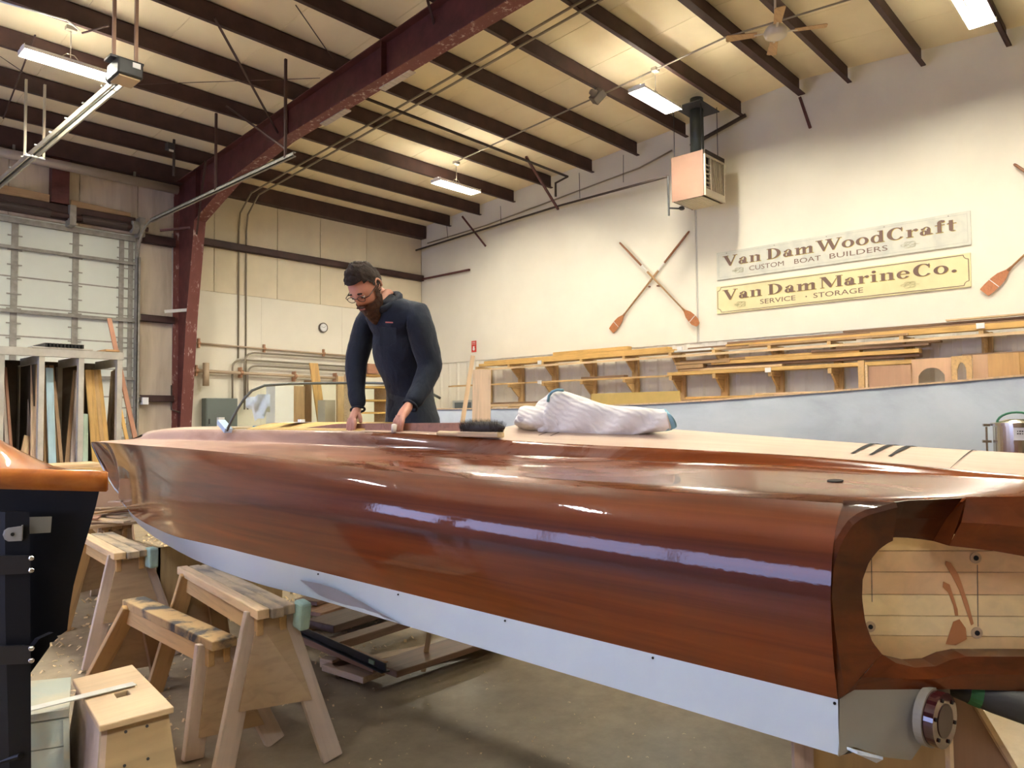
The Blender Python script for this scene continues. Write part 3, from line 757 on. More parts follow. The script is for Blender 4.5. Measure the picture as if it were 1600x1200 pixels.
# ------------------------------------------------------------------ signs on the right wall
def ringpoly(cx, cy, rx, ry, ix, iy, a0=0, a1=360, n=28, dx=0):
    o = []; q = []
    for k in range(n+1):
        a = math.radians(a0+(a1-a0)*k/n); o.append((cx+rx*math.cos(a), cy+ry*math.sin(a))); q.append((cx+dx+ix*math.cos(a), cy+iy*math.sin(a)))
    return ('s', o, q)
def rc(x0, y0, x1, y1): return ('p', [(x0, y0), (x1, y0), (x1, y1), (x0, y1)])
def stem(x, y0, y1, w_=.2, sb=True, st=False, e=.09):
    r = [rc(x, y0, x+w_, y1)]
    if sb: r.append(rc(x-e, y0, x+w_+e, y0+.05))
    if st: r.append(rc(x-e, y1-.05, x+w_+(e if st is True else 0), y1))
    return r
XH = .66
def bowl_o(cx=.36, w_=.36): return [ringpoly(cx, XH/2, w_, XH/2+.02, w_-.2, XH/2-.05)]
G = {
 'V': ([('p', [(.02, 1), (.27, 1), (.56, .22), (.52, -.02), (.42, -.02)]), ('p', [(.42, -.02), (.52, -.02), (.90, 1), (.82, 1)]), rc(-.06, .95, .36, 1), rc(.68, .95, 1.0, 1)], .98),
 'W': ([('p', [(.02, 1), (.27, 1), (.50, .25), (.47, -.02), (.38, -.02)]), ('p', [(.38, -.02), (.47, -.02), (.76, .85), (.70, .95)]), ('p', [(.60, 1), (.85, 1), (1.08, .25), (1.04, -.02), (.94, -.02)]), ('p', [(.94, -.02), (1.04, -.02), (1.42, 1), (1.34, 1)]), rc(-.06, .95, .36, 1), rc(.52, .95, .93, 1), rc(1.2, .95, 1.5, 1)], 1.42),
 'D': (stem(.1, 0, 1, .22, True, True)+[('s', [(.3+.62*math.sin(a), .5-.5*math.cos(a)) for a in [i*PI/20 for i in range(21)]], [(.3+.38*math.sin(a), .5-.45*math.cos(a)) for a in [i*PI/20 for i in range(21)]])], .98),
 'M': (stem(.08, 0, 1, .06, True, False)+stem(.98, 0, 1, .22, True, True)+[('p', [(.02, 1), (.32, 1), (.66, .3), (.60, .0), (.54, .0)]), ('p', [(.56, .0), (.64, .0), (1.02, .93), (1.02, 1)]), rc(-.03, .95, .3, 1)], 1.28),
 'C': ([ringpoly(.5, .5, .48, .53, .26, .46, 38, 322, dx=.03), rc(.78, .66, .84, 1.0), ('p', [(.78, .78), (.84, .66), (.84, 1.0), (.78, .95)])], .95),
 'a': ([rc(.38, .05, .57, .5), ringpoly(.36, .42, .21, .26, .08, .2, 0, 165), ('p', [(.56, .05), (.68, .0), (.70, .05), (.60, .12)]), rc(.38, 0, .62, .07), ringpoly(.24, .19, .21, .21, .04, .14), ringpoly(.16, .5, .08, .08, .0, .0)], .70),
 'n': (stem(.1, 0, XH, .2, True, False)+[rc(.01, XH-.05, .25, XH)]+stem(.52, 0, .45, .2, True, False)+[('s', [(.3+.42*(1-math.cos(a))/2*1.0, .48+.2*math.sin(a)) for a in [i*PI/2/8 for i in range(9)]]+[(.72-.0*k, .66-.22*k/4) for k in range(1, 5)], [(.3+.22*(1-math.cos(a))/2, .42+.18*math.sin(a)) for a in [i*PI/2/8 for i in range(9)]]+[(.52, .58-.16*k/4) for k in range(1, 5)])], .82),
 'm': (stem(.1, 0, XH, .2, True, False)+[rc(.01, XH-.05, .25, XH)]+stem(.5, 0, .47, .2, True, False)+stem(.9, 0, .47, .2, True, False)+[('p', [(.30, .42), (.30, .52), (.42, .65), (.58, .68), (.70, .60), (.70, .45), (.5, .45), (.48, .56), (.40, .52)]), ('p', [(.70, .42), (.70, .52), (.82, .65), (.98, .68), (1.10, .60), (1.10, .45), (.9, .45), (.88, .56), (.80, .52)])], 1.2),
 'r': (stem(.1, 0, XH, .2, True, False)+[rc(.01, XH-.05, .25, XH), ringpoly(.52, .56, .11, .11, 0, 0), ('p', [(.28, .42), (.30, .5), (.42, .64), (.55, .67), (.52, .58), (.4, .54)])], .62),
 'o': (bowl_o(), .74),
 'e': ([ringpoly(.36, XH/2, .34, XH/2+.02, .15, XH/2-.05, 10, 330), rc(.15, .34, .66, .40)], .72),
 'd': (stem(.50, 0, 1.0, .2, False, False)+[rc(.40, .95, .60, 1.0), rc(.6, 0, .78, .05), ringpoly(.34, XH/2, .32, XH/2+.02, .13, XH/2-.05)], .80),
 'f': (stem(.14, 0, .85, .2, True, False)+[rc(.02, XH-.06, .5, XH), ringpoly(.34, .82, .2, .2, .03, .14, 70, 180), ringpoly(.42, .9, .1, .1, 0, 0)], .52),
 't': ([rc(.12, .1, .32, .9), rc(.02, XH-.06, .48, XH), ringpoly(.32, .16, .2, .18, .02, .1, 180, 310), ('p', [(.02, XH-.05), (.32, .92), (.32, XH-.05)])], .54),
 'i': (stem(.1, 0, XH, .2, True, False)+[rc(.01, XH-.05, .25, XH), ringpoly(.2, .88, .115, .115, 0, 0)], .42),
 '.': ([ringpoly(.17, .11, .12, .12, 0, 0)], .34),
}
letter_m = plain('sign_brown', (.17, .10, .075), .6); halo_m = plain('sign_gilt', (.62, .50, .12), .5)
def glyph(ch, x, sc_, sy, M, mat, parent, z=.004, grow=0.0):
    m = MB(); shapes, adv = G[ch]
    for n_, s in enumerate(shapes):
        zz = z + n_*.00015
        f = lambda p: M @ V((x+p[0]*sc_, p[1]*sy, zz))
        if s[0] == 'p':
            vs = [m.bm.verts.new(f(p)) for p in s[1]]
            try: m.bm.faces.new(vs)
            except ValueError: pass
        else:
            a = [m.bm.verts.new(f(p)) for p in s[1]]; b_ = [m.bm.verts.new(f(p)) for p in s[2]]
            for k in range(len(a)-1):
                try: m.bm.faces.new((a[k], a[k+1], b_[k+1], b_[k]))
                except ValueError: pass
    return m.build('letter', mat, parent)
def sign(pts, name_, label, board_m, words, sub, subx, subw, border, orn):
    tl, tr, br_, bl = [Wp(*p, .0) for p in pts]
    y0 = (tl.y+bl.y)/2; y1 = (tr.y+br_.y)/2; zt = (tl.z+tr.z)/2; zb = (bl.z+br_.z)/2
    Wd, H = y0-y1, zt-zb
    e = thing('wall_sign', (WX-.02, (y0+y1)/2, zb), label, 'sign', None)
    MB().bb((WX-.035, y1, zb), (WX, y0, zt)).build('sign_board', board_m, e, bevel=.004)
    M = Matrix(((0, 0, -1, WX-.037), (-1, 0, 0, y0), (0, 1, 0, zb), (0, 0, 0, 1)))
    # large serif lettering
    tot = 0
    for wd, gap in words:
        tot += sum(G[c][1] for c in wd)+gap
    tot += .07*(sum(len(w_[0]) for w_ in words)-1)
    x = Wd*.034; ch = H*.365; sc_ = (Wd*.925)/tot
    for wd, gap in words:
        for c in wd:
            glyph(c, x+.008, sc_, ch, Matrix.Translation(M.to_translation()) @ M.to_3x3().to_4x4() @ Matrix.Translation((0, H*.475-.008, 0)), halo_m, e, .001)
            glyph(c, x, sc_, ch, M @ Matrix.Translation((0, H*.475, 0)), letter_m, e, .0035)
            x += (G[c][1]+.07)*sc_
        x += gap*sc_
    for t_, sx, sw in zip(sub, subx, subw):
        mesh_of_text(t_, Wd*sw, H*(.165 if len(t_) > 1 else .05), letter_m, 'small_lettering', e, M @ Matrix.Translation((Wd*(sx+sw/2), H*(.185 if len(t_) > 1 else .24), .002)))
    for ux in orn:
        m = MB(); om = plain('ornament', (.38, .36, .18), .6)
        for k, (cx, cy, r) in enumerate(((0, .0, .052), (-.035, .02, .03), (-.035, -.02, .03), (.03, .018, .026), (.03, -.018, .026), (-.085, 0, .02))):
            pts_ = [M @ V((Wd*ux+cx*1.5+r*1.6*math.cos(a), H*.26+cy*1.6+r*math.sin(a), .003+k*.0004)) for a in [i*PI/8 for i in range(17)]]
            for a, b_ in zip(pts_, pts_[1:]): m.bar(a, b_, .006, .002)
        s = 1 if ux > .5 else -1
        m.bar(M @ V((Wd*ux+s*.07, H*.26, .003)), M @ V((Wd*ux+s*.15, H*.26, .003)), .006, .002)
        m.build('scroll_ornament', om, e)
    if border:
        q = .03; nn = .075
        P = [(q, q+nn), (q, H-q-nn)] + [(q+nn*math.sin(a)*1.0, H-q-nn*math.cos(a)) for a in []]
        def arc_(cx, cy, a0, a1): return [(cx+nn*math.cos(math.radians(a0+(a1-a0)*k/6)), cy+nn*math.sin(math.radians(a0+(a1-a0)*k/6))) for k in range(7)]
        P = arc_(q, H-q, -90, 0)+arc_(Wd-q, H-q, 180, 270)+arc_(Wd-q, q, 90, 180)+arc_(q, q, 0, 90)
        P.append(P[0]); m = MB()
        for a, b_ in zip(P, P[1:]): m.bar(M @ V((*a, .003)), M @ V((*b_, .003)), .012, .002, up=(1, 0, 0))
        m.build('border_line', letter_m, e)
    else:
        m = MB(); P = [(.05, .05), (Wd-.05, .05), (Wd-.05, H-.05), (.05, H-.05), (.05, .05)]
        for a, b_ in zip(P, P[1:]): m.bar(M @ V((*a, .002)), M @ V((*b_, .002)), .006, .001, up=(1, 0, 0))
        m.build('border_line', plain('faded_line', (.48, .49, .44), .7), e)
        for k in range(5): MB().tube([M @ V((Wd*(.05+.22*k), H-.04, 0)), M @ V((Wd*(.05+.22*k), H-.04, .01))], .01, 8).build('screw', galv, e)
sgn1 = stained('sign_weathered', (.66, .66, .58), (.50, .52, .48), (1, 1, 1), 3.5, .45, .8)
sgn2 = stained('sign_cream', (.76, .70, .42), (.66, .60, .34), (1, 1, 1), 2.5, .4, .8)
sign([(1120, 397), (1517, 328), (1518, 383), (1122, 438)], 's', 'weathered pale grey wooden sign reading Van Dam WoodCraft, upper of two', sgn1,
     [('Van', .30), ('Dam', .10), ('Wood', .02), ('Craft', 0)], ['CUSTOM', 'BOAT', 'BUILDERS'], [.155, .355, .50], [.155, .11, .22], False, (.11, .80))
sign([(1120, 448), (1517, 396), (1518, 448), (1122, 491)], 's', 'cream yellow sign with dark notched border reading Van Dam Marine Co., lower of two', sgn2,
     [('Van', .30), ('Dam', .16), ('Marine', .05), ('Co.', 0)], ['SERVICE', '.', 'STORAGE'], [.205, .402, .435], [.155, .006, .195], True, (.12, .80))
# ------------------------------------------------------------------ oars
oarw = wood('oar_wood', (.30, .11, .045), axis=0, rough=.35, coat=.4); oarb = wood('oar_blade', (.50, .19, .07), axis=0, rough=.35, coat=.4)
oarshaft = wood('oar_shaft', (.42, .24, .11), axis=0, rough=.4)
def oar(h, b_, off, square, label, dy=0):
    A = Wp(*h, off); Bp = Wp(*b_, off); A.y += dy; Bp.y += dy; A.x = Bp.x = WX-off
    d = (Bp-A); L = d.length; u = d/L; n = V((-1, 0, 0)); s = u.cross(n)
    e = thing('oar', (WX-off, (A.y+Bp.y)/2, min(A.z, Bp.z)), label, 'oar', 'oars crossed on the white wall')
    MB().tube([A, A+u*L*.01, A+u*L*.13, A+u*L*.30], [.016, .024, .027, .026], 10).build('handle', oarw, e, smooth=True)
    MB().tube([A+u*L*.30, A+u*L*.375], .028, 10).build('collar', plain('collar_white', (.75, .72, .66), .5), e, label='white leather collar')
    MB().tube([A+u*L*.375, A+u*L*.6, A+u*L*.84], [.026, .022, .017], 10).build('shaft', oarshaft, e, smooth=True)
    prof = [(.80, .015), (.84, .03), (.88, .085), (.92, .10), (.96, .10), (.995, .092 if square else .055), (1.0, .085 if square else .02)]
    P = [A+u*L*t+s*w_ for t, w_ in prof]+[A+u*L*t-s*w_ for t, w_ in prof[::-1]]
    MB().prism([p+n*.006 for p in P], n*-.014).build('blade', oarb, e)
    MB().bar(A+u*L*.93+s*.097+n*.0085, A+u*L*.93-s*.097+n*.0085, .012, .003, up=(1, 0, 0)).build('blade_stripe', white, e, label='thin white stripe')
    MB().bb((WX-off, (A.y+Bp.y)/2-.02, (A.z+Bp.z)/2-.1), (WX, (A.y+Bp.y)/2+.02, (A.z+Bp.z)/2-.07)).build('wall_peg', oarw, e)
oar((968, 379), (1091, 508), .10, False, 'wooden oar with rounded blade low at right, in the crossed pair left of the signs')
oar((1077, 361), (955, 517), .05, True, 'wooden oar with square blade low at left, in the crossed pair left of the signs')
oar((968, 379), (1091, 508), .10, False, 'oar whose red tip shows at the right edge above the signs', dy=-7.985)
oar((1077, 361), (955, 517), .05, True, 'oar whose blade shows at the right edge beside the lower sign', dy=-7.8)
# ------------------------------------------------------------------ lumber rack of posts and arms
rk = thing('wall_rack', (WX-.3, 8, .9), 'long wooden lumber rack of posts and bracket arms along the white wall', 'rack')
XT = WX-.60
zt = on(843, 566, 0, XT).z; zm_ = on(843, 597, 0, XT).z; zb_ = on(870, 634, 0, XT).z
posts = [Wp(x_, 600).y for x_ in (768, 818, 871, 931, 997, 1069, 1136, 1222, 1314, 1425, 1547)] + [.9, -.6, -2.2]
for i, y in enumerate(posts):
    board('post', (WX-.09, y, zb_-.15), (WX-.09, y, zt+.0), .16, .09, pine, rk, up=(1, 0, 0))
    for lv, z in enumerate((zt, zm_, zb_)):
        if lv == 2 and i < 2: pass
        board('arm', (WX-.10, y+.0, z-.05), (XT, y+.0, z-.05), .07, .10, pine, rk)
        a = V((WX-.17, y, z-.34)); b_ = V((WX-.42, y, z-.08))
        pts_ = [V((WX-.17, y-.02, z-.38)), V((WX-.17, y-.02, z-.10)), V((WX-.48, y-.02, z-.10))] + [V((WX-.17-.31*math.sin(t), y-.02, z-.10-.28*(math.cos(t))**1.0+.10*math.sin(2*t))) for t in (1.25, .95, .65, .35)]
        MB().prism(pts_, (0, .04, 0)).build('bracket', pine, rk)
for px_, py_ in ((843, 566), (843, 597), (1062, 545), (1200, 578), (1532, 509)):
    P = on(px_, py_, 0, XT-.02); MB().bb(P-V((.012, .06, .045)), P+V((.012, .06, .045))).build('arm_cap', white, rk, label='white painted end cap')
board('front_lip', (XT-.01, on(745, 580, 0, XT).y, zt-.09), (XT-.01, -3, zt-.09), .02, .05, pineL, rk)
board('shelf_lip', (XT+.02, on(700, 600, 0, XT).y, zm_+.0), (XT+.02, on(1040, 580, 0, XT).y, zm_+.0), .02, .04, pine, rk)
# boards resting on the rack
def ry(px): return on(px, 560, 0, XT).y
LB = 'boards on the wall rack'
lum = [  # x from px, x to px, shelf, layer, depth offset, width, thick, mat, label
 (747, 1052, 't', 0, .02, .20, .05, 'yl', 'thick honey board on the top rack shelf at its left end, bottom of the stack'),
 (752, 1040, 't', .052, .10, .20, .045, 'yl', 'honey board on the top rack shelf at its left end, second from the bottom'),
 (858, 975, 't', .10, .15, .18, .06, 'yl', 'short thick honey board topping the left stack on the top rack shelf'),
 (765, 1100, 't', 0, .30, .18, .05, 'pn', 'pale board against the wall on the left part of the top rack shelf'),
 (1048, 1110, 't', 0, .04, .14, .03, 'gr', 'short whitish strip on the top rack shelf near its middle'),
 (1056, 1330, 't', 0, .16, .16, .035, 'pn', 'pine board lying on the middle of the top rack shelf'),
 (1130, 1620, 't', .037, .12, .20, .03, 'yl', 'long yellow board on the right half of the top rack shelf'),
 (1064, 1520, 't', .04, .30, .20, .03, 'dk', 'long dark board on the top rack shelf against the wall'),
 (1128, 1640, 't', .075, .24, .16, .03, 'dk', 'dark upper board on the right half of the top rack shelf'),
 (1310, 1700, 't', .11, .28, .16, .025, 'dk', 'topmost dark board at the right end of the top rack shelf'),
 (1170, 1420, 't', 0, -.0, .10, .03, 'ok', 'oak offcut at the front of the top rack shelf under the signs'),
 (1360, 1700, 't', 0, .02, .16, .07, 'yl', 'thick yellow plank at the front right of the top rack shelf'),
 (1475, 1720, 't', .145, .2, .12, .02, 'pn', 'thin pale strip on top of the right end of the top rack shelf'),
 (1042, 1430, 'm', 0, .0, .22, .05, 'yl', 'thick yellow board at the bottom of the middle shelf stack'),
 (1060, 1220, 'm', .055, .05, .2, .03, 'pn', 'pale short board low in the middle shelf stack'),
 (1100, 1434, 'm', .085, .10, .22, .035, 'dk', 'dark board in the middle of the middle shelf stack'),
 (1056, 1098, 'm', .09, .0, .2, .055, 'ok', 'stubby oak board end at the left of the middle shelf stack'),
 (1110, 1436, 'm', .125, .02, .2, .05, 'yl', 'upper yellow board of the middle shelf stack'),
 (1054, 1140, 'm', .15, .0, .2, .035, 'ok', 'short oak board on the left of the middle shelf stack'),
 (1160, 1340, 'm', .18, .12, .2, .035, 'yl', 'yellow board near the top of the middle shelf stack'),
 (1054, 1290, 'm', .19, .22, .2, .03, 'ok', 'oak board at the back of the middle shelf stack'),
 (1265, 1450, 'm', .21, .08, .16, .03, 'dk', 'dark short board topping the middle shelf stack at right'),
 (1300, 1466, 'm', .245, .2, .16, .025, 'ok', 'topmost board of the middle shelf stack, poking out at right'),
 (905, 972, 'm', 0, .06, .18, .05, 'dk', 'short dark offcut on the middle rack shelf above the blanket'),
 (930, 1048, 'm', 0, .30, .10, .02, 'pn', 'thin pale strip on the middle rack shelf beside the dark offcut'),
 (1503, 1700, 'm', .04, .0, .22, .04, 'dk', 'dark plank on the middle rack shelf above the cabinet panels'),
 (757, 868, 'b', 0, .05, .2, .05, 'pn', 'pine board on the bottom rack shelf left of the blanket'),
 (760, 855, 'b', .052, .1, .18, .03, 'dk', 'dark board on top of the pine one on the bottom rack shelf'),
 (1064, 1345, 'b', 0, .0, .24, .06, 'ok', 'thick brown board at the bottom right shelf behind the grey panel'),
 (1068, 1345, 'b', .062, .04, .22, .03, 'yl', 'yellow board on the thick brown one on the bottom shelf'),
 (1175, 1345, 'b', .095, .1, .18, .025, 'pn', 'pale short board topping the bottom shelf boards'),
]
MM = dict(yl=wood('honey_pine', (.66, .41, .13)), pn=pineL, dk=wood('dark_board', (.24, .14, .075)), ok=oak, gr=plain('whitish', (.7, .7, .66), .7))
for (a, b_, sh, ly, off, wd, th, mt_, lab) in lum:
    ly *= 1.5; th *= 1.45; z = dict(t=zt, m=zm_, b=zb_)[sh]+ly+th/2+.002
    xc = XT+off+wd/2
    board('lumber_board', (xc, ry(a), z), (xc, ry(b_), z+random.uniform(0, .006)), wd, th, MM[mt_], None, lab, 'board', LB)
# ------------------------------------------------------------------ things leaning on or standing by the rack
def panel(px0, px1, ytop, X, mat, name, label, cat, th=.03, z0=0.0, g=None):
    a = on(px0, ytop, 0, X); b_ = on(px1, ytop, 0, X); z = (a.z+b_.z)/2
    m = MB().bb((X, b_.y, z0), (X+th, a.y, z)); return m.build(name, mat, None, label, cat, g, bevel=.003)
XP = WX-1.1
tanp = wood('panel_tan', (.46, .27, .16), dark=.9, axis=2, s=4); tanl = wood('panel_light', (.66, .42, .25), dark=.9, axis=2, s=4); org = wood('panel_orange', (.58, .34, .13), dark=.8, axis=2, s=4)
panel(1357, 1423, 571, XP+.08, tanp, 'cabinet_board', 'plain brown panel with pale edge strip, behind the grey panel', 'panel')
panel(1351, 1355, 570, XP+.05, pineL, 'wood_strip', 'thin pale upright strip left of the brown panel', 'wood strip', .06)
panel(1340, 1350, 563, XP+.1, pine, 'upright_board', 'yellow upright board standing at the left of the cabinet panels', 'board', .05)
panel(1519, 1545, 554, XP+.16, tanl, 'cabinet_board', 'narrow tan cabinet panel between the arched frame and the orange panel', 'panel')
panel(1543, 1592, 552, XP+.05, org, 'cabinet_board', 'wide orange-brown cabinet panel at the right edge', 'panel')
panel(1575, 1640, 550, XP+.2, org, 'cabinet_board', 'orange panel partly hidden at the right frame edge, rearmost', 'panel')
def arch(px0, px1, ytop, X, mat, label, rail, inner):
    a = on(px0, ytop, 0, X); b_ = on(px1, ytop, 0, X); z = (a.z+b_.z)/2; w_ = a.y-b_.y
    N = 12; out = []; cy = (a.y+b_.y)/2; hw = w_/2-rail
    m = MB(); T_ = .03
    m.bb((X, b_.y, 0), (X+T_, b_.y+rail, z)); m.bb((X, a.y-rail, 0), (X+T_, a.y, z))
    for k in range(N):
        y0 = b_.y+rail+(w_-2*rail)*k/N; y1 = b_.y+rail+(w_-2*rail)*(k+1)/N
        f = lambda yy: z-inner-.13*abs((yy-cy)/hw)**2.6
        m.prism([(X, y0, f(y0)), (X, y1, f(y1)), (X, y1, z), (X, y0, z)], (T_, 0, 0))
    m.bb((X, b_.y+rail, 0), (X+T_, a.y-rail, .3))
    bmesh.ops.remove_doubles(m.bm, verts=m.bm.verts, dist=.0005)
    m.build('arched_frame', mat, None, label, 'cabinet frame')
arch(1424, 1486, 560, XP+.12, tanl, 'tan cabinet door frame with a wide arched opening', .10, .16)
arch(1486, 1518, 556, XP+.02, pine, 'yellow narrow arched frame standing beside the wide arched one', .08, .11)
m = MB(); a = on(924, 614, 0, 11.5); b_ = on(1062, 612, 0, 11.5)
MB().bb((11.5, b_.y, 0), (11.52, a.y, (a.z+b_.z)/2)).build('yellow_sheet', plain('yellow_sheet', (.72, .52, .16), .7, var=.06), None, 'flat yellow plywood sheet showing behind the blanket', 'sheet')
# long grey primed hull panel
def gp_mat():
    mt, n, b = nt('grey_primer'); t = tex(n, (1, .45, 1.3), s=1.3, detail=8, dist=.5, rough=.65)
    n.links.new(ramp(n, t, [(.32, (.27, .30, .34)), (.5, (.36, .40, .44)), (.7, (.43, .46, .49))]), b.inputs['Base Color']); b.inputs['Roughness'].default_value = .8; return mt
gpm = gp_mat(); rows = []; tops = []
ty = [(665, 640), (700, 639.5), (780, 638.5), (860, 637), (950, 634), (1037, 630.5), (1120, 625.5), (1200, 619.5), (1300, 612), (1400, 604), (1500, 596), (1600, 587.5), (1700, 579), (1850, 566)]
for px_, py_ in ty:
    P = on(px_, py_, 0, 6.2); tops.append(P)
n_ = len(tops)
for i, P in enumerate(tops):
    b_ = .22*math.sin(PI*i/(n_-1)); rows.append([V((6.2-b_*0, P.y, P.z)), V((6.2+.02+b_*.15, P.y, P.z*.6)), V((6.2+.12+b_*.5, P.y, .0))])
hp = thing('hull_panel', (6.25, 3, 0), 'long curved grey-primed hull panel standing on edge behind the mahogany boat', 'hull panel')
o = MB().grid(rows).build('grey_face', gpm, hp, smooth=True); sm = o.modifiers.new('s', 'SOLIDIFY'); sm.thickness = .02; sm.offset = 0
m = MB()
for a, b_ in zip(tops, tops[1:]): m.box((a+b_)/2+V((0, 0, .004)), (.035, (b_-a).length+.004, .014), Matrix.Rotation(-math.atan2(b_.z-a.z, -(b_.y-a.y)), 3, 'X'))
bmesh.ops.remove_doubles(m.bm, verts=m.bm.verts, dist=.002)
m.build('pale_edge', pineL, hp, label='pale wooden top edge')
for P in tops[1::3]: MB().bb((6.3, P.y-.03, 0), (6.38, P.y+.03, P.z-.15)).build('prop', pine, hp)
# upright things left of the blanket
a, b_ = on(742, 668, 0, 5.0), on(753, 578, 0, 5.2)
board('plank', V((5.05, a.y, .02)), b_, .17 if False else (on(746, 600, 0, 5.2)-on(761, 600, 0, 5.2)).length*1.35, .025, tanb, None, 'wide pale board leaning upright behind the brush', 'board', up=(-.7, -.7, 0))
a, b_ = at(722, 664, 4.6), at(739, 556, 4.75); dd = (a-b_); a2 = b_+dd*(b_.z/(b_.z-a.z))*.995
board('wood_stick', a2, b_, .028, .012, pineL, None, 'thin pale stick standing upright beside the man, left of the wide board', 'stick', up=(-.7, -.7, 0))
P0, P1 = Wp(706, 604, .3), Wp(740, 601, .3)
MB().bb(P1-V((.02, 0, .03)), P0+V((.02, 0, .03))).build('wall_rail', pine, None, 'short yellow wooden rail fixed to the wall near the corner', 'rail')
e = thing('wall_opening', Wp(722, 640), 'small grey-framed dark opening low on the wall near the corner', 'wall opening')
P0, P1 = Wp(707, 626, .05), Wp(740, 645, .05)
MB().bb((WX-.05, P1.y, P1.z), (WX, P0.y, P0.z)).build('opening_frame', plain('grey_frame', (.45, .47, .46), .6), e)
MB().bb((WX-.06, P1.y+.1, P1.z), (WX-.045, P0.y-.1, P0.z-.06)).build('opening_pane', plain('pane_dark', (.10, .13, .15), .3), e)
# fire extinguisher sign
a, b_ = Wp(737, 533), Wp(744.5, 550)
fs = thing('fire_sign', (WX, (a.y+b_.y)/2, b_.z), 'small red fire extinguisher sign with white arrow', 'sign')
red = plain('sign_red', (.62, .05, .035), .5)
MB().bb((WX-.01, b_.y, b_.z), (WX, a.y, a.z)).build('sign_plate', red, fs)
w_ = a.y-b_.y; h_ = a.z-b_.z; cy = (a.y+b_.y)/2
M = Matrix(((0, 0, -1, WX-.012), (-1, 0, 0, cy), (0, 1, 0, 0), (0, 0, 0, 1)))
mesh_of_text('FIRE', w_*.7, h_*.1, white, 'sign_lettering', fs, M @ Matrix.Translation((0, b_.z+h_*.80, 0)))
mesh_of_text('EXTINGUISHER', w_*.8, h_*.06, white, 'sign_lettering', fs, M @ Matrix.Translation((0, b_.z+h_*.68, 0)))
MB().prism([(WX-.012, cy-.03, b_.z+h_*.52), (WX-.012, cy+.03, b_.z+h_*.52), (WX-.012, cy+.03, b_.z+h_*.3), (WX-.012, cy+.06, b_.z+h_*.3), (WX-.012, cy, b_.z+h_*.12), (WX-.012, cy-.06, b_.z+h_*.3), (WX-.012, cy-.03, b_.z+h_*.3)], (-.002, 0, 0)).build('arrow', white, fs)
# ------------------------------------------------------------------ unit heater
XF = 13.35
pA = on(1103, 304, 0, XF); pB = on(1103, 232, 0, XF); pC = on(1050, 320, 0, XF)
y0, y1, z0, z1 = pA.y, pC.y, pA.z, pB.z; XB = on(1133, 300, 1, y0).x
ht = thing('unit_heater', ((XF+XB)/2, (y0+y1)/2, z0), 'boxy copper-pink gas unit heater hung high on the right wall', 'heater')
pink = plain('heater_enamel', (.34, .20, .145), .45, var=.06, s=2); crm = plain('heater_cream', (.52, .47, .36), .55)
MB().bb((XF, y0+.05, z0), (XF+.012, y1, z1)).build('side_panel', pink, ht); MB().bb((XB-.012, y0+.05, z0), (XB, y1, z1)).build('side_panel', pink, ht)
MB().bb((XF+.012, y0+.12, z0+.01), (XB-.012, y1, z1)).build('heater_body', plain('heater_dark', (.05, .035, .025), .7), ht)
m = MB(); fr = .05
MB().bb((XF, y0, z0), (XB, y0+.04, z0+.14)).build('face_rail', crm, ht); MB().bb((XF, y0, z1-.13), (XB, y0+.04, z1-.09)).build('face_rail', crm, ht)
MB().bb((XF, y0, z1-.09), (XB, y0+.04, z1)).build('vent_rail', plain('heater_dark', (.05, .035, .025), .7), ht)
for x_ in (XF, XF+(XB-XF)*.26, XB-.03): MB().bb((x_, y0, z0+.14), (x_+.03, y0+.04, z1-.13)).build('face_post', crm, ht)
for k in range(6): x_ = XF+(XB-XF)*(.34+.1*k); MB().bb((x_, y0, z0+.14), (x_+.012, y0+.08, z1-.13)).build('louvre', crm, ht)
for k in range(6): z_ = z0+.18+.09*k; MB().bb((XF+.03, y0+.01, z_), (XF+(XB-XF)*.26, y0+.05, z_+.012)).build('louvre', crm, ht)
for k in range(9): y_ = y0+.1+(y1-y0-.15)*k/9; MB().bb((XF+.02, y_, z0-.012), (XB-.02, y_+.06, z0+.004)).build('bottom_slat', crm, ht)
fx, fy = (XF+XB)/2-.1, (y0+y1)/2-.05
MB().tube([(fx, fy, z1), (fx, fy, roofz(fy)+.24)], .135, 24).build('flue_pipe', plain('flue_green', (.075, .085, .075), .45, metal=.4), ht, smooth=True)
MB().bb((fx-.42, fy-.3, roofz(fy)+.0), (fx+.42, fy+.3, roofz(fy)+.02)).build('flue_plate', darkgrey, ht)
for (x_, y_) in ((XF+.05, y0+.1), (XB-.1, y0+.1), (XB-.1, y1-.05), (XF+.05, y1-.05)):
    MB().tube([(x_, y_, z1), (x_, y_, roofz(y_)+.1)], .008, 6).build('hanger_rod', darkgrey, ht)
MB().tube([(XF-.05, y1+.05, z0+.55), (XF-.05, y1+.05, z0-.28)], .022, 8).build('gas_pipe', darkgrey, ht)
MB().tube([(XF-.05, y1+.05, z0-.12), (XF+.2, y1-.05, z0-.10)], .018, 8).build('gas_pipe', darkgrey, ht); MB().ball((XF+.25, y1-.08, z0-.09), .06, (1.3, 1, .7)).build('regulator', darkgrey, ht)
